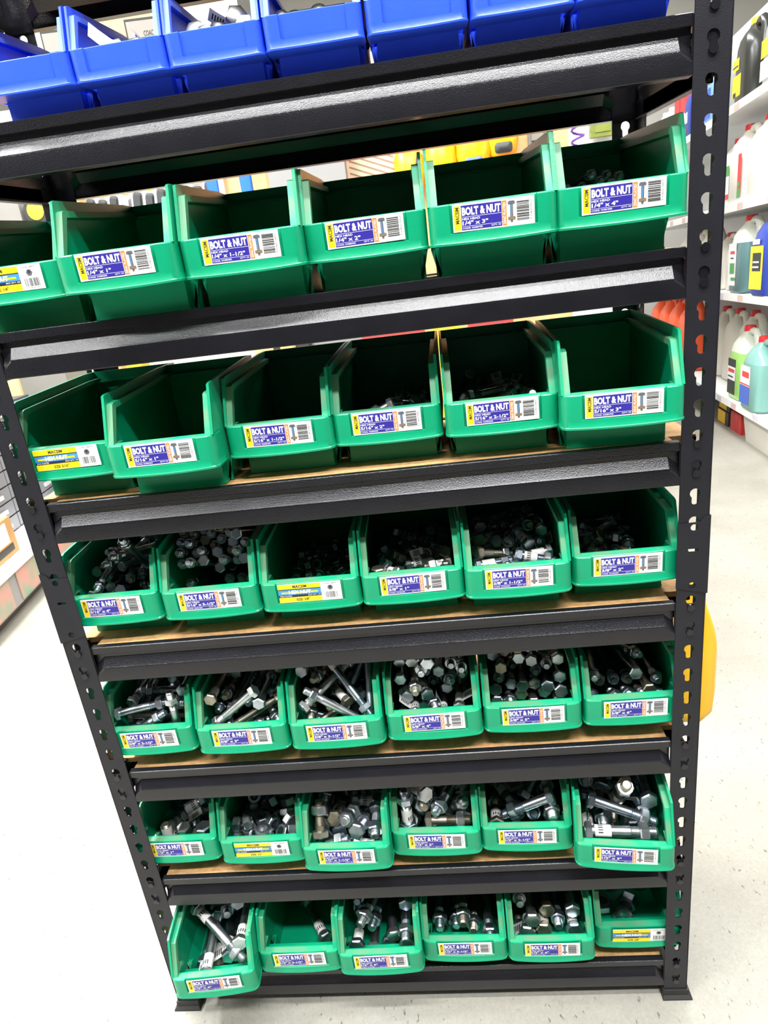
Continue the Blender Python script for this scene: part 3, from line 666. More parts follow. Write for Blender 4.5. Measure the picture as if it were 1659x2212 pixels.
jerry(s3, .12, .46, .27, .2, .43, 'white', 'red', 'white jerry can with a red and green strip, third shelf', [(.74, .95, .06, .62, 1), (.74, .95, .06, .18, 3), (.78, .92, .2, .26, 3)])
jerry(s3, .16, .78, .25, .2, .40, 'white', 'red', 'white jerry can hidden behind the post, with a green and red label, third shelf', [(.2, .9, .1, .6, 0), (.2, .9, .1, .18, 1), (.2, .9, .45, .6, 3)])
jerry(s3, .40, .36, .25, .18, .46, 'lblue', 'red', 'light blue jerry can behind the white ones, third shelf', [(.1, .8, .2, .6, 4), (.1, .6, .45, .55, 0)])
jerry(s4, .12, .47, .24, .19, .43, 'black', 'yellow', 'black oil bottle with a yellow cap and yellow label', [(.02, .60, .10, .36, 5), (.02, .45, .42, .56, 5), (.02, .4, .46, .48, 2), (.1, .3, .10, .16, 2)], oil=True, name='oil_bottle')
jerry(s4, .14, .09, .24, .19, .42, 'silver', 'yellow', 'silver oil bottle with a gold label, next to the black one', [(.05, .7, .36, .56, 5), (.05, .7, .1, .33, 0)], name='oil_bottle')
jerry(s4, .16, .80, .24, .19, .40, 'silver', 'white', 'silver oil bottle with a white cap behind the post', [(.05, .7, .1, .5, 0)], name='oil_bottle')
jerry(s4, .40, .40, .24, .18, .48, 'blue', 'white', 'blue oil bottle behind the black one', [(.1, .7, .2, .5, 0)], name='oil_bottle')
for n, (y, c, bl) in enumerate(((1.12, 'lblue', [(.1, .8, .1, .6, 4)]), (1.38, 'blue', [(.2, .7, .1, .34, 0), (.3, .6, .4, .56, 5)]), (1.62, 'blue', [(.1, .6, .3, .5, 0), (.3, .5, .12, .2, 1)]))):
    jerry(s4, .12, y, .23, .18, .36, c, 'white', ['light blue oil bottle seen through the post slot', 'dark blue oil bottle with a white and yellow label', 'dark blue oil bottle with a white and red label'][n], bl, name='oil_bottle')
for n, y in enumerate((1.86, 2.04)):
    o = empty('oil_pack', GM4 @ Vector((.12, y, s4 + .0035)), -SK); tag(o, 'red and white carton on the top shelf beside the blue oil bottles', 'carton', 'red cartons on the top shelf')
    put('carton', MB().box(-.06, .06, -.075, .075, 0, .36).mesh('carton', LBR), o); put('label', MB().box(-.0615, -.06, -.06, .06, .10, .14).box(-.0615, -.06, -.06, .06, .18, .21).mesh('label', LBW), o)
for n, y in enumerate((2.28, 2.5, 2.72)):
    jerry(s4, .14, y, .2, .18, .38, 'white', 'white', 'white bottle at the far end of the top shelf', None, 'white bottles at the far end of the top shelf', name='oil_bottle')
def crate(name, lab, cat, M, dx, dy, dz, m, lid=None):
    mb = MB(); mb.loft([rrect(0, 0, dx * .92, dy * .94, 0, 3, .08), rrect(0, 0, dx, dy, dz * .93, 3, .08), rrect(0, 0, dx * 1.03, dy * 1.02, dz * .935, 3, .08), rrect(0, 0, dx * 1.03, dy * 1.02, dz, 3, .08), rrect(0, 0, dx * .94, dy * .95, dz * .985, 3, .08)])
    o = put(name, mb.mesh(name, m, 30)); o.matrix_world = M; tag(o, lab, cat); return o
crate('storage_tub', 'grey plastic storage tub on the floor under the bottom shelf', 'tub', GM4 @ Matrix.Translation((.24, -.35, FZ)), .38, 1.05, .195, mat('grey_tub', rgb(196, 192, 182), .5, noise=.05, nscale=6))
def carton(lab, lx, ly, z, dx, dy, dz, m, m2, group=None):
    o = put('carton', MB().box(-dx / 2, dx / 2, -dy / 2, dy / 2, 0, dz, 0).box(-dx / 2 - .001, -dx / 2, -dy * .2, dy * .5, dz * .05, dz * .95, 1).mesh('carton', [m, m2])); o.matrix_world = GM4 @ Matrix.Translation((lx, ly, z)); tag(o, lab, 'carton', group)
KR = mat('black_card', rgb(44, 36, 34), .6, noise=.1, nscale=20); YC = mat('yellow_card', rgb(226, 180, 30), .55, noise=.1, nscale=20); RC = mat('red_card', rgb(196, 50, 44), .55, noise=.25, nscale=14)
carton('yellow and black carton on the floor under the shelving, lower of two', .16, .62, FZ, .16, .22, .095, KR, YC)
carton('yellow and black carton under the shelving, upper of two', .17, .63, FZ + .096, .16, .22, .095, KR, YC)
carton('red and yellow carton on the floor beside the grey tub', .16, .36, FZ, .16, .2, .13, RC, RC)

# ------------------------------------------------------------------ left aisle: drawer unit, carton, grey organiser
lu = empty('display_counter', (-1.85, 1.9, FZ), .16); tag(lu, 'low grey display counter with a white ledge and patterned green mats in its front', 'counter')
def LU(name, mb, mats): return put(name, mb.mesh(name, mats), lu, (0, 0, -FZ))
MATG = mat('green_pink_pattern', rgb(120, 168, 142), .6, col2=rgb(206, 150, 140), nscale=9, noise=.1, detail=1)
LU('carcass', MB().box(-.6, -.02, -.55, .9, FZ + .05, .155), mat('grey_laminate', rgb(150, 150, 150), .5, noise=.05, nscale=5))
LU('plinth', MB().box(-.6, -.06, -.55, .9, FZ, FZ + .05), mat('dark_plinth', rgb(92, 92, 90), .6, noise=.05, nscale=5))
LU('ledge', MB().box(-.62, .0, -.55, .9, .155, .195), WM)
for n, y in enumerate((-.5, -.12, .28)): LU('patterned_mat', MB().box(-.019, -.014, y, y + .3, FZ + .06, .15), MATG)
cb = empty('cardboard_box', (-2.03, 1.70, .196), .16); tag(cb, 'brown cardboard box with a white and dark label on the white ledge', 'box')
put('carton', MB().box(-.16, .16, -.26, .22, 0, .17).mesh('carton', mat('cardboard', rgb(188, 146, 94), .75, noise=.1, nscale=20)), cb)
put('label', MB().box(.160, .1615, -.2, .16, .06, .155, 0).box(.160, .162, -.2, .18, .02, .052, 1).box(.160, .1625, -.2, .14, .054, .059, 2).mesh('label', [WHITE, LBK, ORG]), cb)
og = empty('parts_organiser', (-2.27, 2.32, .196), .16); tag(og, 'grey stack of small part drawers standing behind the cardboard box', 'drawer cabinet')
GD = mat('grey_drawer', rgb(120, 124, 134), .35, noise=.12, nscale=12)
put('case', MB().box(-.2, .12, -.35, .55, 0, .62).mesh('case', mat('dark_grey_case', rgb(66, 68, 74), .5, noise=.05, nscale=8)), og)
for r in range(8):
    for c in range(3):
        dr = put('drawer', MB().box(.12, .145, -.34 + c * .3, -.05 + c * .3, .008 + r * .076, .076 + r * .076).mesh('drawer', GD), og)
        put('drawer_lip', MB().box(.145, .155, -.25 + c * .3, -.14 + c * .3, .03 + r * .076, .05 + r * .076).mesh('drawer_lip', mat('clear_lip', rgb(190, 192, 196), .3, noise=.05, nscale=8)), dr)

# ------------------------------------------------------------------ behind the rack: hanging display
BY = 3.0
hd = empty('hanging_display', (0, BY + .25, FZ)); tag(hd, 'long display of timber and white panels behind the rack, hung with packets', 'display stand')
def HD(name, mb, mats): return put(name, mb.mesh(name, mats), hd, (0, -BY - .25, -FZ))
TIM = mat('pine_board', rgb(222, 174, 118), .6, noise=.18, nscale=7, detail=6); PEG = mat('slatted_board', rgb(206, 172, 140), .6, noise=.1, nscale=9)
HD('base', MB().box(-2.4, 1.3, BY + .02, BY + .5, FZ, .12), GM)
HD('back_board', MB().box(-2.4, 1.3, BY + .30, BY + .34, .12, 2.35), mat('cream_board', rgb(220, 214, 196), .7, noise=.05, nscale=6))
HD('side_panel', MB().box(-2.42, -2.05, BY, BY + .3, .12, 2.2), GM)
HD('side_panel', MB().box(-.77, -.235, BY, BY + .3, .12, 2.3), mat('grey_panel', rgb(122, 122, 120), .6, noise=.05, nscale=6))
HD('timber_post', MB().box(-.905, -.79, BY + .05, BY + .3, .12, 2.3), TIM)
mb = MB(); mb.box(-.235, .03, BY + .1, BY + .3, .12, 2.2, 0)
for k in range(30): mb.add([(-.22, BY + .099, 1.3 + k * .03), (.02, BY + .099, 1.2 + k * .03), (.02, BY + .099, 1.208 + k * .03), (-.22, BY + .099, 1.308 + k * .03)], [(0, 1, 2, 3)], 1)
HD('slatted_panel', mb, [PEG, mat('slat_stripe', rgb(126, 104, 88), .7, noise=.05, nscale=9)])  # board with darker diagonal stripes
HD('timber_panel', MB().box(.03, .94, BY + .1, BY + .3, .12, 2.3), TIM)
HD('white_panel', MB().box(.94, 1.3, BY + .1, BY + .3, .12, 2.3), WM)
for k in range(6): HD('shelf_strip', MB().box(-2.05, -1.76, BY + .12, BY + .3, 1.45 + k * .07, 1.48 + k * .07), WM)
HD('louvre', MB().box(-2.6, -2.34, BY - .02, BY, .5, .95), mat('tan_louvre', rgb(214, 188, 130), .6, noise=.1, nscale=9))
packM = [mat('pack_grey', rgb(130, 126, 128), .4, noise=.2, nscale=20), mat('pack_white', rgb(216, 214, 210), .4, noise=.1, nscale=20), LBR, LBY, LBK]
for n in range(12):
    x = -1.74 + n * .068; z = 1.76 + (n % 2) * .012
    o = empty('blister_pack', (x, BY + .06, z), .0); o.rotation_euler = (0, .14, 0); tag(o, 'small grey and white packet hanging in the row behind the rack', 'packet', 'hanging packets behind the rack')
    put('card', MB().box(-.029, .029, 0, .004, -.13, .09).mesh('card', packM[1 if n % 3 == 0 else 0]), o)
    put('blister', MB().loft([rrect(0, 0, .05, .15, 0, 3), rrect(0, 0, .038, .12, .018, 3)]).mesh('blister', packM[4 if n % 4 else 0], 40), o, (0, 0, -.04), (PI / 2, 0, 0))
    put('badge', MB().box(-.016, .016, -.0015, 0, .045, .075).mesh('badge', packM[2 if n % 2 else 3]), o)
for n, x in enumerate((-.945, -.765)):
    o = put('paddle', MB().loft([rrect(0, 0, .06, .02, -.25, 4, .4), rrect(0, 0, .07, .024, .02, 4, .4), rrect(0, 0, .068, .024, .12, 4, .4), rrect(0, 0, .04, .02, .17, 4, .4)]).mesh('paddle', mat('bright_blue', rgb(20, 90, 226), .4, noise=.05, nscale=9), 40), None, (x, BY - .03, 1.95))
    tag(o, 'bright blue paddle hanging beside the timber post behind the rack', 'paddle', 'blue paddles beside the timber post')
for n, (x, z, s) in enumerate(((.10, 1.73, .78), (.265, 1.76, .82), (.435, 1.79, .84), (.59, 1.83, .74))):
    mb = MB(); rb = random.Random(n); rings = []
    for t, a in ((-.16, .45), (-.13, .85), (-.05, 1.0), (.05, .95), (.12, .6), (.15, .2)):
        rings.append([(s * .105 * a * math.cos(2 * PI * i / 14) * (1 + rb.uniform(-.1, .1)), s * .05 * a * math.sin(2 * PI * i / 14) * (1 + rb.uniform(-.15, .15)), s * t) for i in range(14)])
    o = empty('plastic_bag', (x, BY + .03, z)); tag(o, 'glossy orange and yellow bag hanging in front of the timber panel', 'bag', 'orange bags on the timber panel')
    put('bag', mb.loft(rings).mesh('bag', mat('orange_bag', rgb(255, 176, 10), .3, col2=rgb(255, 128, 10), nscale=9, noise=.1), 70), o)
    put('print', MB().loft([rrect(0, 0, .09, .05, 0, 3), rrect(0, 0, .05, .02, .012, 3)]).mesh('print', LBK if n % 2 else LBB, 40), o, (.0, -.052 * s, -.10 * s), (PI / 2, 0, 0))
o = put('metal_bracket', MB().box(-.045, .045, -.015, 0, -.035, .045).box(-.03, .03, -.03, -.015, -.02, .03).mesh('metal_bracket', GM), None, (.775, BY + .099, 1.80)); tag(o, 'grey metal plate fixed on the timber panel behind the rack', 'plate')
mb = MB(); mb.tube([(.03 * math.cos(t * .7), -.03 + .03 * math.sin(t * .7), -.12 + t * .006) for t in range(40)], .006, 6)
o = put('purple_spring', mb.mesh('purple_spring', mat('purple_plastic', rgb(96, 50, 140), .4, noise=.05, nscale=9), 60), None, (.965, BY + .03, 1.72)); tag(o, 'purple coiled cord hanging on the white panel', 'cord')
o = put('green_packet', MB().box(-.06, .06, -.02, .02, -.05, .05).box(-.04, .04, -.024, -.02, -.03, .03).mesh('green_packet', mat('olive_card', rgb(120, 130, 50), .5, noise=.2, nscale=20)), None, (1.10, BY + .06, 1.80)); tag(o, 'olive green packet hanging on the white panel', 'packet')
for n, (x, z) in enumerate(((-1.962, 1.78), (-1.805, 1.78))):
    o = empty('cable_reel', (x, BY + .045, z)); tag(o, 'black reel with a yellow centre hanging behind the rack', 'reel', 'yellow-centred reels behind the rack'); o.rotation_euler = (PI / 2, 0, 0)
    put('rim', MB().lathe([(.07, -.04), (.075, 0), (.07, .04), (.05, .042)], 20).mesh('rim', LBK, 40), o); put('hub', MB().lathe([(.048, .0), (.048, .046), (.02, .05)], 16).mesh('hub', LBY, 40), o)
for n, (x0, x1, m) in enumerate(((-1.72, -1.52, YC), (-.75, -.55, KR), (-.25, .10, LBR), (.14, .30, LBY), (.34, .58, LBR))):
    o = empty('carton', (0, 0, .0)); o.location = ((x0 + x1) / 2, BY - .118, FZ)
    tag(o, ['yellow carton seen over the left bins, low on the display', 'black carton seen through the rack, low on the display', 'broad red carton low on the display behind the rack', 'yellow carton between the red ones, low on the display', 'narrow red carton low on the display'][n], 'carton')
    put('box', MB().box(-(x1 - x0) / 2, (x1 - x0) / 2, 0, .11, 0, .975).mesh('box', m), o); put('label', MB().box(-(x1 - x0) * .3, (x1 - x0) * .3, -.002, 0, .72, .90).mesh('label', WHITE), o)
# signs on the rear of the rack's upper shelf
def sign(loc, wd, hg, lines, lab):
    o = empty('shelf_sign', loc, .1); tag(o, lab, 'sign')
    put('frame', MB().box(-.004, wd + .004, .0005, .006, -hg - .004, .006).mesh('frame', LBK), o)
    mb = MB(); mb.box(0, wd, -.0015, .0005, -hg, 0, 0)
    for t, x0, x1, z0, z1 in lines: write(mb, t, x0 * wd, x1 * wd, -z1 * hg, -z0 * hg, 1, -.002, .01)
    put('card', mb.mesh('card', [mat('grey_card', rgb(150, 142, 134), .7, noise=.05, nscale=9), LBK]), o)
sg = empty('timber_stand', (-.60, 1.22, FZ)); tag(sg, 'pine and cream board stand behind the upper shelf of the rack', 'stand')
put('pine_board', MB().box(-.10, .12, 0, .02, 1.78 - FZ, 2.05 - FZ).mesh('pine_board', TIM), sg); [put('cream_board', MB().box(a, b, .0, .02, c - FZ, 2.05 - FZ).mesh('cream_board', mat('cream_board', rgb(220, 214, 196), .7)), sg) for a, b, c in ((-.30, -.10, 1.70), (.12, .30, 1.75))]
put('leg', MB().box(-.30, -.26, .02, .06, 0, 1.8 - FZ).mesh('leg', TIM), sg); put('leg', MB().box(.26, .30, .02, .06, 0, 1.8 - FZ).mesh('leg', TIM), sg)
sign((-.525, 1.0, 1.829), .10, .058, [('COACH SCREW', .38, .98, .36, .55), ('BOLTS', .38, .72, .66, .84)], 'grey shelf sign reading coach screw bolts behind the blue bins')
sign((-.735, 1.0, 1.834), .075, .052, [], 'plain grey shelf sign with a black frame behind the end blue bin')

# ------------------------------------------------------------------ where each loose bolt and nut came to rest (bin, seed, place in 0.1 mm, turn)
LOOSE = {
'01':'0 -66 2135 172 642 578 407 -297,1 -443 1813 172 354 354 -612 612,2 -135 638 278 609 -426 -493 -453,4 125 585 532 117 -279 690 657,7 -205 248 573 696 -655 -206 -212,15 432 465 962 146 -216 740 620,17 -195 2094 591 324 84 568 -752,18 297 1123 1127 6 185 -805 -564',
'03':'0 -443 385 557 525 -689 -398 -303,1 -211 611 172 620 -604 367 340,2 80 754 172 605 -620 -340 -367,4 177 681 418 588 -634 313 393,5 435 405 529 572 -649 341 367,6 443 1796 670 367 340 -589 635,7 -433 2429 249 396 305 524 -690,8 175 2128 664 702 702 -81 -81,10 256 1928 910 467 227 -670 531,12 -403 2441 501 795 606 -10 -8,13 462 787 1026 190 -176 -657 -708',
'04':'0 195 2082 191 395 309 -549 669,1 -159 2451 172 707 707 -6 -6,2 462 2277 191 683 683 -183 183,3 5 2101 633 630 592 -347 363,4 42 2263 378 611 614 308 -393,5 -443 2335 175 359 348 603 -622,6 374 1925 447 645 622 -291 337,7 -443 2216 426 361 346 600 -625',
'05':'0 443 445 535 631 -776 0 0,1 -65 458 533 525 -690 -355 -351,2 -355 405 547 281 -428 -649 -562,3 -264 447 787 541 -668 398 320,4 -462 2454 191 683 683 -183 183,5 18 665 742 316 -388 672 546,6 294 2314 384 387 315 -589 635,7 -445 2446 534 705 568 -266 331,8 451 614 780 163 -178 723 648',
'06':'2 421 1419 137 0 -193 981 0,7 -378 974 137 0 1000 29 0,10 86 940 202 166 512 487 -687,11 -76 691 137 796 0 0 -606,12 -493 1330 202 189 -685 177 -681,13 -112 1430 137 0 840 543 0',
'11':'13 -245 1161 372 3 361 -902 237,16 -49 947 310 776 498 360 -142,20 -339 916 344 266 524 362 -724,25 -137 622 374 0 -504 864 0,28 58 1081 584 39 769 283 -572,31 423 263 724 0 45 999 0,39 -282 337 506 105 0 0 994',
'12':'0 -57 1113 172 141 -670 -225 693,7 -514 1480 172 683 -183 683 -183,19 -123 714 172 137 137 -694 -694,20 -512 275 522 683 -183 683 -183,28 -305 674 301 309 -199 927 71,32 -45 901 172 44 -44 706 -706,34 -445 646 399 32 706 664 244,38 179 1097 313 482 -206 -677 -517,40 -429 1260 172 623 -601 372 335,49 -36 999 418 255 255 660 660,50 -103 618 430 212 687 -244 -650,51 -289 942 313 430 271 -653 561,54 187 871 321 193 -850 313 -376,55 366 1268 450 677 1 736 27,59 -203 879 500 366 173 21 914,60 -462 1101 475 928 -267 -71 -249,65 370 974 455 431 657 -578 222,66 -393 1480 343 741 247 358 511,68 38 275 522 500 500 -500 -500,69 137 1470 331 422 840 268 210,74 514 275 768 683 -183 -683 183,76 66 822 472 542 32 503 -672,77 -206 1170 506 498 202 311 784,79 -461 1313 520 663 -267 -261 -649,81 196 637 418 538 -129 -695 -459,83 -416 1156 669 82 -514 692 500,84 514 826 645 701 -90 -701 90,85 19 1234 357 653 -277 84 -700,86 164 1340 487 927 252 44 274,89 489 1097 620 533 -343 694 -341,91 -331 462 739 166 767 10 -620,92 -511 446 721 656 286 636 288,94 -357 507 547 830 106 -122 534,97 186 1088 570 245 262 901 -244,99 -75 1251 580 548 143 259 782,102 64 539 624 513 -73 654 -551,107 -440 784 569 29 19 -979 199,110 261 414 532 840 314 -155 -415,111 -48 1001 668 725 -392 562 68,112 -164 275 612 45 719 -692 -53,118 299 918 718 912 -221 -219 -266,119 -17 259 733 63 -482 -874 30,122 132 1227 698 860 459 -210 70,124 -128 643 621 939 -54 -51 -336,126 412 496 740 186 -394 667 -604,128 271 782 603 101 342 -851 387',
'13':'11 461 287 522 138 670 -227 -693,14 -441 256 566 699 295 511 404,18 -443 603 501 624 -782 0 0,22 -191 617 571 81 -141 -810 -563,25 284 1115 526 768 428 -464 107,27 -93 1125 631 6 688 -106 -718,30 -443 567 762 0 0 782 624,33 -220 562 871 313 -387 725 476,35 96 953 842 583 143 777 190,36 -445 300 852 422 -123 -252 -862,39 171 347 806 563 -814 140 -32,41 -455 1317 1046 556 769 255 -185,42 51 668 863 529 262 -450 670,48 328 1386 915 414 -160 -585 679,49 462 696 851 166 198 740 -621',
'14':'8 -443 884 211 916 402 0 0,15 -62 275 768 683 183 683 183,16 -462 275 764 966 0 0 259,22 207 732 567 347 -132 339 -864,26 462 842 849 667 -234 234 667,27 -29 604 866 12 -256 688 679,30 -422 828 867 744 603 53 284,37 301 732 1099 454 204 -734 462,41 -154 326 1296 185 -659 469 558',
'15':'4 -458 328 578 605 -743 221 180,6 443 961 712 643 580 335 -371,9 157 1120 209 432 246 -420 760,10 -132 899 293 641 -768 -11 9,15 355 1133 502 347 -249 -821 -378,20 -398 1153 668 598 746 6 293,24 74 777 755 387 -479 -225 -755,26 380 360 1036 534 183 -818 -110',
'16':'3 -385 647 206 134 -227 -606 -751,5 -461 602 444 186 -175 -663 -704,6 51 1347 626 29 -143 -861 487,7 -216 1533 616 392 417 591 -569,9 170 912 188 38 27 647 761,11 439 537 522 95 -654 -268 701,13 309 850 404 711 -670 -67 -203,14 120 1491 957 69 458 -699 545,17 -444 1820 615 862 505 -26 44,21 -361 674 995 113 -755 262 -590,22 462 740 1023 483 -516 516 483,24 44 1040 727 755 226 211 -579,28 -141 1109 1004 324 -371 -348 -798',
'21':'18 394 226 480 500 0 0 -866,23 -72 810 744 550 -103 585 -588,25 -305 432 584 648 -525 380 401,31 -466 236 527 852 66 508 111,33 -376 379 799 143 -763 45 -628,41 -480 1102 776 501 761 -344 226,44 -261 584 798 34 -1 -645 -763,45 473 791 934 300 -483 -387 726,46 485 522 1131 248 -235 647 682,48 212 860 1173 40 -225 -720 -655,51 -385 514 983 758 -645 87 -39,52 -480 1169 1081 298 502 -698 414,53 -488 243 952 738 19 665 116',
'22':'3 -478 2216 143 707 707 9 -9,6 456 1105 174 87 -146 -504 847,14 -174 460 505 494 -97 735 454,18 27 1133 666 300 -73 722 -619,19 284 1739 811 463 451 563 -515,20 464 547 872 535 591 -554 -238,24 301 256 1039 667 -714 -154 -148,25 141 1363 930 668 704 137 -196,28 -327 442 673 85 -256 -540 -797,33 219 238 1230 336 581 -685 -285,34 -478 1409 905 308 357 667 -577,37 -483 347 1112 105 -110 -715 -682,38 -239 1016 1130 453 -615 -434 -478,40 -267 1500 909 61 -9 -688 723,41 -197 458 859 111 75 577 806',
'23':'14 175 249 498 315 -359 -585 -655,18 -467 264 514 660 -539 281 -442,21 -465 1279 852 557 595 448 -368,24 6 708 524 891 -181 311 278,25 134 439 857 727 -347 -533 -259,28 457 226 546 449 -381 -220 778,29 100 1829 938 131 300 711 -622,32 -453 258 938 765 -538 258 -243,34 492 423 653 665 -240 240 665,35 82 1504 1088 504 601 281 -553,36 -111 721 1464 63 -608 682 -401,37 -475 504 1403 591 -756 276 47',
'24':'4 267 588 148 630 -598 -322 -377,6 142 374 515 648 -761 15 9,8 -194 685 438 308 -218 -733 -566,9 -28 2442 248 43 21 630 -775,10 395 614 451 727 -635 197 172,11 224 909 612 227 -226 736 597,12 -492 939 559 169 -196 -732 -631,14 -286 226 657 525 -584 -465 -410,15 -399 455 798 644 -704 -246 -171,16 -249 1687 550 765 590 112 233,17 -93 393 868 274 -48 -701 -657,19 -289 1496 763 672 729 102 82,20 453 1010 707 390 150 -623 -661,22 118 774 1020 148 -155 699 682,24 485 1959 777 708 623 -219 249,25 -478 573 1058 354 -345 -606 -623,26 -478 762 1249 363 -353 602 618,28 -307 1462 1157 587 640 385 -312,29 304 1723 1078 661 573 -310 372,35 -289 688 1291 362 -353 583 636,36 478 1759 1002 387 341 -566 643,37 -132 1453 1442 334 365 -636 592,38 -13 218 1533 377 -368 -585 -616',
'25':'2 75 488 493 330 -377 -643 -580,5 266 705 535 596 -723 -261 -234,6 -478 600 468 532 -663 410 329,7 127 750 662 622 -723 -208 -218,9 -492 642 664 162 -202 -753 -605,10 484 442 710 575 -740 -276 -214,11 295 473 786 244 -252 731 585,12 -236 761 675 368 -421 -601 -571,13 -457 2155 527 539 449 -443 558,14 490 564 893 445 -527 -553 -467,15 -307 2030 413 481 465 -507 543,16 -96 639 567 588 -585 422 366,17 -73 590 753 328 -294 659 610,18 -386 668 1033 145 -206 -757 -603,19 -136 2487 716 740 669 37 -61,20 328 2288 612 735 607 -234 193,22 415 2250 784 723 645 141 -205,23 -492 899 1133 159 -205 763 592,24 492 734 1099 650 -714 191 174,25 -91 832 1088 586 -657 385 277,26 103 831 1027 603 -739 -205 -220',
'26':'0 -212 2240 156 426 269 577 -642,1 -4 2272 156 342 367 -523 689,3 478 460 496 337 -369 -640 -583,4 -420 2204 157 346 365 -521 690,6 -241 2479 300 391 291 -567 664,7 187 2479 306 17 -22 -638 770,8 293 338 695 582 -640 -371 -338,9 -27 2479 305 399 300 -563 659,10 492 2413 515 714 651 174 -191,11 -456 2465 680 130 -148 624 -756,12 -218 2255 533 682 519 -373 356,13 148 521 866 565 -655 -405 -296',
'31':'9 -74 490 655 573 -723 -356 -151,10 -399 267 698 471 -630 460 411,16 -277 615 661 203 -314 710 597,18 -488 1838 617 57 314 -600 733,19 -439 2169 650 642 736 201 75,20 -391 811 760 397 -258 605 640,21 -507 747 890 478 -521 521 478,23 -385 2219 803 274 530 -546 588,24 -156 900 880 592 -548 526 269,25 103 1669 914 562 583 299 -504,28 -408 1410 1006 575 623 434 -305,29 18 1947 716 131 240 516 -812,31 106 1148 771 650 239 359 -626,35 264 1663 933 743 521 -349 233',
'32':'0 -84 2383 176 367 341 -513 697,1 496 447 1025 283 -413 714 490,2 -496 2297 197 0 0 -616 788,3 23 670 827 430 -582 553 414,4 -496 2101 405 411 285 -494 711,6 161 2381 176 693 518 333 -374,7 322 2178 397 793 559 141 -197,8 -496 2089 566 4 2 565 -825,9 429 2011 575 585 398 -409 577,10 89 532 1135 549 -800 198 139,11 -358 1884 382 412 283 -463 732,12 168 1997 443 571 395 -407 593,13 -496 2222 672 713 488 -284 417,14 507 2145 663 791 555 148 -212,15 -120 457 1041 242 -446 727 463,17 334 596 1249 548 -795 215 144,18 -132 2321 407 846 532 6 36,20 -212 1987 416 413 271 -446 747,21 -26 2278 582 616 372 403 -565,22 -496 2404 760 717 490 280 -409,23 -345 2077 622 413 274 -471 730,24 -96 2348 712 11 -8 561 -828,25 443 492 1404 551 -793 209 153,26 -176 840 1219 482 -717 -424 -271,27 -343 2363 659 724 471 -273 423,33 233 2215 745 206 155 -537 803',
'33':'2 26 2418 142 348 359 609 -616,11 218 2172 142 477 477 -522 -522,16 -409 1983 249 546 -546 449 -449,29 330 2225 142 674 152 -691 -214,37 371 2043 142 354 -354 612 612,45 -120 2275 209 0 870 493 0,49 520 1425 330 524 492 558 415,52 -466 2328 249 25 25 707 707,53 271 1196 249 606 619 342 -365,62 -423 1518 249 681 176 685 190,65 492 2360 209 0 260 966 0,66 142 2525 156 682 -682 -186 -186,77 481 1229 288 0 119 993 0,79 410 2502 249 421 -281 -649 -568,80 -92 1882 142 628 -628 325 -325,83 -309 2027 249 248 -697 116 -662,85 79 2309 156 682 -683 183 188,89 -488 1193 306 691 150 -206 677,90 -283 1277 316 1 905 -426 -9,91 -480 1347 368 49 73 824 -560,93 143 1490 271 113 554 331 755,97 -19 1438 249 705 396 586 -50,99 469 1072 349 193 -218 882 370,100 -236 1639 237 469 820 -324 55,101 43 2143 151 286 -495 -815 -91,102 266 1574 229 754 -363 332 -436,103 206 1776 209 409 0 0 -913,105 -103 1564 249 263 -697 -89 661,106 -279 1821 293 57 694 717 -26,107 -288 2202 315 529 764 -273 -250,109 46 1868 273 268 283 -787 -478,110 479 2205 287 387 -734 -494 -260,111 -478 1804 285 340 -800 457 190,113 -471 2169 300 115 58 973 -190,114 -104 1890 327 703 286 647 75,116 437 1824 334 71 230 835 -495,119 -106 1204 338 106 52 -923 366,120 45 1321 265 253 -317 550 -730,121 -476 1645 338 466 -198 -351 -788,124 164 1970 154 704 -573 -414 -67,125 -145 2065 249 318 318 -632 -632,126 88 1678 307 106 -656 747 2,127 467 901 355 245 452 -544 663,129 383 1579 324 774 430 173 -431,131 -117 1693 334 527 -277 427 681,133 432 2021 302 824 -6 -82 -561,134 -422 1051 356 214 -887 -385 -139,135 99 1242 347 162 -382 507 -755,137 -320 1477 365 434 -549 -561 443,138 242 2238 288 522 0 0 -853,139 153 1024 339 421 452 787 1,140 -532 1992 356 537 -460 537 -460,143 333 1330 386 884 224 -14 410,144 -164 977 373 332 439 824 -134,145 66 2099 248 928 266 140 220,146 -432 821 411 431 95 7 897,147 26 2261 341 262 -532 164 -789,148 -58 860 432 108 607 -676 -403,149 -271 2472 247 962 -257 -89 -24,150 489 1490 472 261 14 94 961,151 -165 1480 372 681 400 199 -580,152 -407 2477 329 374 421 810 162,153 431 2350 359 241 875 -378 182,154 -144 2312 316 171 0 0 985,155 307 784 400 52 -854 -444 267,156 294 1110 430 526 205 -149 -812,157 5 2471 327 499 499 -501 -501',
'34':'36 315 2239 520 672 -706 220 35,41 -481 238 724 0 934 -358 0,44 27 1193 524 392 -11 -687 -611,45 250 1286 522 489 633 467 376,47 -352 388 671 634 148 680 -338,48 -408 633 640 448 859 -238 -67,49 486 1886 523 677 -676 211 202,53 -18 620 637 747 -54 659 69,56 253 1111 572 61 139 539 -828,58 -365 964 488 654 -621 17 432,59 51 2475 327 998 -14 39 -41,60 -391 1513 344 424 -272 109 857,61 -164 2013 372 338 -620 -38 707,62 -266 915 657 367 68 887 272,64 171 1783 509 327 25 605 -725,65 488 836 668 72 -209 922 317,66 483 449 677 552 552 -442 -442,67 -125 2373 406 241 -525 -166 799,69 110 1442 511 215 200 -684 -668,71 -19 1903 518 333 -262 -629 652',
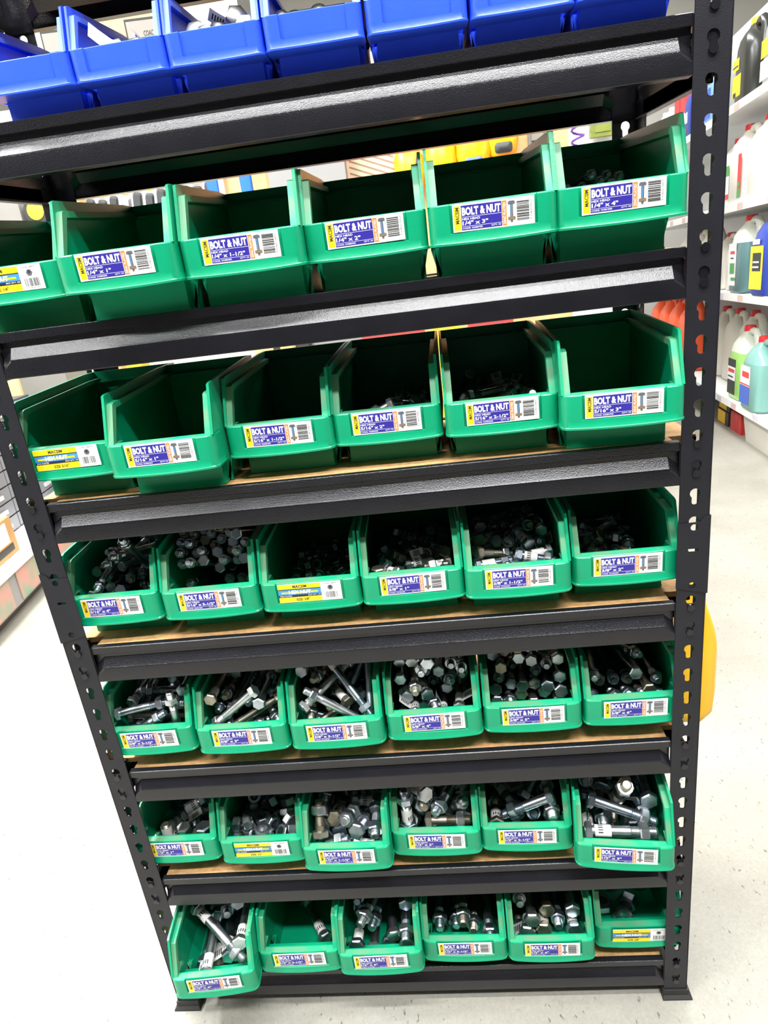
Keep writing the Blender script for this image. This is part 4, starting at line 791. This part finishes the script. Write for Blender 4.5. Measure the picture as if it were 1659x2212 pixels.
'35':'20 481 1425 593 380 836 -361 164,36 -485 358 677 252 -698 112 -661,37 475 620 694 606 457 -574 -308,42 -179 2096 598 557 -665 234 440,48 487 1665 552 662 -334 -301 -599,51 -478 1239 725 4 9 -921 390,53 -166 1010 736 335 -404 800 291,54 88 1139 539 34 -140 -400 905,56 -133 1863 490 572 -471 14 -671,57 194 1509 771 511 480 -318 638,59 -439 520 791 57 711 329 619,60 200 1186 705 629 243 613 -412,61 -404 944 826 475 -344 725 360,62 458 2378 745 625 636 -432 134,63 239 742 804 737 -642 -48 207,64 492 1146 830 674 -693 185 180,65 -70 2359 606 293 486 424 706,66 -397 1449 837 77 -21 -760 -644,67 100 373 774 445 573 543 422,68 40 1765 709 774 556 -236 -190',
'36':'3 255 596 366 167 -59 635 752,11 -44 1203 331 422 706 88 -561,12 455 1419 166 813 340 -451 143,14 -166 1933 424 348 -527 682 -369,15 -2 1547 243 780 -263 566 47,16 -277 833 498 397 -443 749 -291,17 -98 1212 556 203 459 -763 -407,19 245 1818 491 324 -470 -656 494,23 504 2471 327 500 500 -500 -500,24 -270 1505 478 71 -728 222 -644',
'44':'19 422 1960 575 328 668 497 -446,29 30 218 783 58 829 -88 -549,41 36 1640 581 345 -437 -511 -656,42 409 1505 526 709 128 -613 324,45 329 1003 672 365 -908 -185 93',
'45':'21 243 2135 664 31 774 37 -631,29 -328 973 382 165 -534 -76 -826,32 -444 896 655 291 -566 686 -354,34 -306 1892 843 56 160 -859 -483,35 480 1039 622 91 170 -773 -605,37 490 2263 546 733 -385 -512 229,38 303 1431 680 63 -662 -300 684'}
UNDER_HEAP = {
'01':'3 458 2323 190 484 484 -516 516,5 350 772 415 148 -253 692 660',
'03':'3 442 2192 172 355 352 -613 611',
'11':'2 455 1447 171 128 -712 -243 646,3 -446 1136 171 599 612 -437 273,5 -429 1382 171 660 -748 57 -50,10 -53 1281 171 656 314 684 62,11 -378 668 171 647 -491 570 123,23 407 637 435 641 209 -737 -54,26 194 317 521 233 743 -122 -616,29 -254 1497 387 574 -86 -777 -242,33 -463 1419 624 72 254 -963 51,34 369 924 337 417 200 -775 -431,41 121 1379 541 128 118 984 33',
'13':'0 -140 930 179 72 618 -343 703,4 108 627 446 278 -728 -509 364,5 115 1284 199 606 559 -239 513,8 -443 2247 172 354 354 -612 612,9 443 627 172 707 -707 -1 -1,10 -443 1569 201 712 493 -285 411,15 217 1684 410 312 665 -207 -647,19 460 1411 376 254 50 -176 950,23 195 1406 443 603 -387 -426 553,28 -443 1757 704 2 4 853 -521,29 430 564 509 11 12 789 615,43 -90 1501 817 473 -20 816 -333,45 -130 1218 878 184 538 -570 -594',
'14':'0 -201 1577 172 681 -505 -495 -190,2 -131 1209 172 322 384 594 -629,4 462 584 511 309 -633 -637 -311,5 164 958 224 858 427 -277 -64,7 -84 1979 427 706 695 -129 -30,11 420 279 522 180 -682 -186 684,12 -453 1207 238 927 -327 62 174,13 -392 1054 428 823 493 8 283,17 102 1410 207 690 -57 514 507,18 -153 1190 439 608 205 747 174,20 443 1004 569 642 -568 340 388,23 180 1345 724 243 -51 -793 556,25 174 903 814 537 -663 -130 -505,29 19 1369 931 203 193 -581 765,39 -157 719 1093 105 309 -692 -644',
'15':'0 442 640 172 183 -683 -183 683,1 434 2142 172 52 -636 -308 705,2 444 2238 454 338 412 -654 537,3 443 633 470 461 -733 423 266,5 478 275 522 683 183 -683 -183,8 -451 1735 188 447 447 -548 548,16 -362 1392 454 531 20 712 460,17 -127 1268 567 702 -526 442 -188',
'16':'0 443 1468 172 707 707 0 0,1 -443 2310 172 707 707 0 0,2 106 2069 172 704 704 -65 -65,4 7 1606 434 685 -720 -104 -39,23 -150 2156 999 315 17 829 -462',
'21':'3 -270 1353 142 703 703 -73 -73,5 -479 644 334 318 -333 -642 -613,6 -478 1523 142 612 -612 -354 -354,10 261 1020 167 41 -491 -235 838,11 -478 1040 509 588 -625 -374 -352,13 326 824 167 382 567 -68 -726,14 -324 1611 312 522 711 339 328,16 269 2124 513 411 704 69 -575,19 87 249 575 584 -797 93 -121,20 34 2448 570 578 724 -278 -254,21 168 1752 469 11 497 541 -678,24 396 1451 537 604 679 -118 -400,29 -478 1426 672 10 -11 728 685,32 452 1178 947 381 374 -835 131,34 -258 1725 701 727 373 571 -80,37 50 1144 1098 315 -849 -407 122,38 454 588 473 832 -152 -356 -397,39 202 1161 950 549 -667 -327 -383',
'22':'0 -454 915 142 687 -687 167 -167,2 470 1285 315 598 -579 -386 398,5 32 614 264 537 -598 247 541,8 149 815 170 858 -491 -63 136,10 -478 581 320 354 -345 -606 -623,11 247 2160 366 294 282 500 -764,12 -276 1348 594 605 -690 -231 -324,13 485 618 450 143 -98 557 812,15 -259 1736 188 554 -6 496 668,16 -478 216 496 717 -698 -5 -5,21 -482 1257 657 76 -114 822 553,23 69 1611 821 568 405 -649 303,27 488 1636 988 631 714 228 -201,30 178 1732 1000 317 25 626 -712,32 -282 1677 768 723 -54 618 302',
'23':'0 -310 587 142 377 -329 626 598,1 85 2265 142 536 667 -234 461,2 19 1866 152 706 674 212 48,4 -175 680 616 48 -366 770 520,5 111 1380 324 512 -284 -710 -391,6 -98 1469 508 461 -732 -269 -423,7 -468 564 563 322 -718 434 -438,8 -248 1451 339 169 -359 608 -687,9 481 1873 481 602 533 -394 445,10 104 1389 523 649 -607 413 199,11 260 1932 726 5 -689 550 473,12 452 1252 741 255 -306 -681 -614,13 147 1655 705 82 -616 543 564,16 -307 1247 569 729 -634 -169 -195,17 -487 2356 582 624 717 -235 204,19 177 1162 811 697 -676 -27 -239,20 -492 1891 777 162 202 -753 605,27 -240 1045 740 109 -180 -552 -807,30 492 1783 1411 321 630 630 -321',
'24':'0 478 2052 142 612 612 -354 354,1 -330 624 142 523 -673 -215 -476,2 187 2271 142 476 215 -673 523,3 -230 1948 331 702 706 33 84,5 -478 317 567 567 -823 0 0,7 492 2416 341 683 683 -183 183,13 284 1623 696 555 -747 -309 198,18 -464 2452 1079 555 751 354 44,21 316 1006 1001 572 -661 -372 -310,23 -185 1999 1088 621 686 -248 288,40 -63 2478 1333 67 566 -820 -46,41 492 813 1323 638 -725 -194 -171',
'25':'0 445 449 507 4 3 -789 -615,1 145 2131 142 373 333 624 -601,3 -192 642 152 446 -409 -575 -550,4 -68 2126 142 601 624 -333 373,8 -107 2258 340 228 227 670 -669,21 -300 989 1140 617 -771 119 100,28 68 950 1221 214 -215 723 621,29 309 2482 903 738 638 133 -173',
'26':'2 470 2437 142 613 612 354 -353,5 -492 2279 352 523 480 476 -519',
'31':'0 -496 914 127 354 -354 612 612,3 -96 1789 127 39 -39 -706 706,5 -211 614 289 25 -115 -699 -706,6 245 1413 226 790 604 -51 -96,7 -208 2486 127 632 592 -381 325,8 -495 215 541 313 -390 -676 -542,17 -317 2475 593 499 631 -303 511,22 -477 2440 527 246 538 -505 628,26 208 1382 731 182 380 -677 603,27 -111 1964 1079 213 -939 -69 -262,32 487 2260 673 19 123 619 -775,33 250 2481 149 460 -154 -277 829,34 497 1520 932 623 779 52 -42',
'32':'5 494 2278 202 6 -8 -616 788,16 235 2245 503 198 141 -553 797,19 -346 2298 371 424 272 471 -724,29 72 2335 681 580 381 -378 613,30 -234 2444 751 11 -8 561 -828,32 -97 2293 889 424 273 490 -711,37 302 2330 837 233 118 546 -796,38 128 2434 799 718 447 315 -432',
'34':'8 448 594 462 829 -391 -371 -148,16 -478 1006 171 462 -188 -324 -804,18 -452 1941 348 62 -813 282 -506,19 256 2352 142 529 -529 470 -470,22 485 238 480 983 0 0 182,27 -55 1098 327 457 -457 -540 540,30 -272 851 315 771 -164 615 -27,31 265 2497 327 0 0 707 -707,33 236 1345 329 446 251 -665 544,34 257 2040 315 357 590 405 601,39 482 1588 248 324 185 459 -806,40 -501 1727 355 680 166 688 192,42 478 2250 342 3 -3 735 678,43 -155 1543 345 778 582 -154 -181,46 502 1840 309 345 612 -339 -626,50 -437 2478 356 236 755 362 493,51 281 1546 361 777 -250 513 266,54 -256 744 491 74 -727 -33 682,55 38 1977 327 5 72 701 709,57 -452 2448 142 543 121 697 -453,63 134 789 492 14 110 -719 -686,70 -67 800 527 253 456 743 -419',
'35':'15 86 1275 327 529 -623 300 -491,16 501 2180 317 605 -340 -627 354,19 -478 2485 130 866 0 0 -500,23 -99 1186 336 141 -735 14 663,26 -314 1812 359 449 -804 344 -182,31 -483 1687 421 115 93 -621 769,32 478 803 501 391 -278 -508 -716,33 479 2496 515 711 702 -31 31,35 -492 2232 574 116 232 864 -431,38 -28 1703 354 914 372 -145 -73,39 -107 2268 420 380 -494 323 -712,40 -176 2214 176 595 332 126 -721,41 304 238 563 797 -99 -580 136,43 62 1960 253 195 -305 427 -828,45 -81 2062 404 338 -494 387 -701,46 -468 1858 578 671 639 -155 342,47 -286 985 542 296 -138 -496 804,49 85 1741 516 25 19 606 -795,50 275 797 601 491 -603 -522 349,52 270 1302 543 752 -631 -93 -167,55 -285 1607 412 304 236 545 -745,58 267 2485 462 0 708 0 -706,69 -231 1746 649 567 -643 212 469',
'36':'1 -492 1347 516 296 642 642 -296,2 -144 2470 142 188 684 178 682,7 -74 1910 142 666 540 -457 239,8 -478 2457 515 362 787 453 -209,9 41 1372 142 397 -705 -52 -585,10 -50 2096 301 160 785 170 573,13 478 440 524 560 -828 17 12,18 -282 2352 310 209 799 135 548,21 91 570 528 585 31 -729 355,22 -478 467 502 713 -700 -20 -20,25 -478 1607 310 726 -527 259 358',
'44':'27 19 2044 286 506 -39 -630 587,30 506 796 592 164 -185 724 643,32 507 1906 406 473 526 -526 473,34 -198 573 668 484 -497 -636 -339,35 -212 2302 309 161 567 -153 793,36 470 644 652 455 -345 -769 287,38 -94 1974 530 587 752 137 -267,39 315 2227 437 604 -604 -362 373,43 3 2106 560 339 464 -697 -428,44 -507 1504 382 559 433 433 -559,47 -322 1269 423 521 -120 569 -625',
'45':'3 509 213 488 337 622 -337 -622,7 -444 2489 142 572 -424 453 -536,10 -195 1972 151 817 -488 190 -242,12 490 787 242 913 405 -43 -19,17 -200 1684 447 144 -461 710 512,22 -507 1769 400 630 -732 196 169,24 145 1742 300 692 -581 82 420,25 -373 1927 493 317 353 -617 628,26 -55 1804 413 668 -667 -329 -30,27 315 2145 483 465 624 103 -620,28 224 1828 611 307 -64 -773 551,30 340 1836 456 80 -44 850 519,31 507 2484 276 213 148 -551 793',
'56':'10 -518 1921 378 133 144 -721 665'}
def rows(d):
    for k, t in d.items():
        for q in t.split(','):
            a = [int(x) for x in q.split()]
            yield k, a[0], T_of([x / 1e4 for x in a[1:4]] + [x / 1e3 for x in a[4:8]])
for k, n, T in rows(LOOSE): place_fastener(k, T, n)
mb = MB()
for k, n, T in rows(UNDER_HEAP):
    d, L = spec(k); M = BINM[k] @ T; rnd = random.Random(k + str(n)); mi = rnd.choice((0, 1, 1, 2))
    s = bolt_mesh(d, L, True)
    mb.add(s.v, s.f, mi, M)
    if L > 2.2 * d:
        s = nut_mesh(d, True); mb.add(s.v, s.f, mi, M @ Matrix.Translation((0, 0, nutz(d, L))))
o = put('hex_bolts', mb.mesh('hex_bolts', [ZINC, ZINCB, ZINCY], 40))
tag(o, 'the smaller or deeper zinc hex bolts filling the gaps in the green bins', 'bolts', kind='stuff')
# ------------------------------------------------------------------ lights and world
def area(name, loc, size, power, rot=(0, 0, 0), col=(1, 1, 1)):
    l = bpy.data.lights.new(name, 'AREA'); l.shape = 'RECTANGLE'; l.size, l.size_y = size[0] * K, size[1] * K; l.energy = power * K * K; l.color = col
    o = bpy.data.objects.new(name, l); COL.objects.link(o); o.location = Vector(loc); o.rotation_euler = rot
    return o
w = bpy.data.worlds.new('world'); SC.world = w; w.use_nodes = True
w.node_tree.nodes['Background'].inputs['Color'].default_value = (.92, .96, 1, 1); w.node_tree.nodes['Background'].inputs['Strength'].default_value = .05
area('ceiling_light', (.1, -.88, 3.9), (3.0, .13), 175)
area('ceiling_light', (.75, -1.85, 3.9), (2.2, .22), 210)
area('ceiling_light', (-2.7, -1.85, 3.9), (1.6, .22), 150)
area('ceiling_light', (-1.85, .9, 3.9), (.3, 2.6), 470)
area('ceiling_light', (1.3, 1.6, 3.9), (.3, 2.6), 85)
area('ceiling_light', (-.3, 2.2, 3.9), (2.6, .3), 90)
area('ceiling_light', (1.2, 4.6, 3.9), (.3, 2.6), 120)
SC.view_settings.view_transform = 'Standard'; SC.view_settings.look = 'None'; SC.view_settings.exposure = 0; SC.view_settings.gamma = 1
SC.cycles.max_bounces = 6; SC.cycles.use_denoising = True

# ------------------------------------------------------------------ to metres
done = set()
for o in list(bpy.data.objects):
    if o.type in ('MESH', 'EMPTY', 'LIGHT'):
        o.location = o.location * K
    if o.type == 'MESH' and o.data.name not in done:
        done.add(o.data.name); o.data.transform(Matrix.Scale(K, 4)); o.data.update()
bpy.context.view_layer.update()
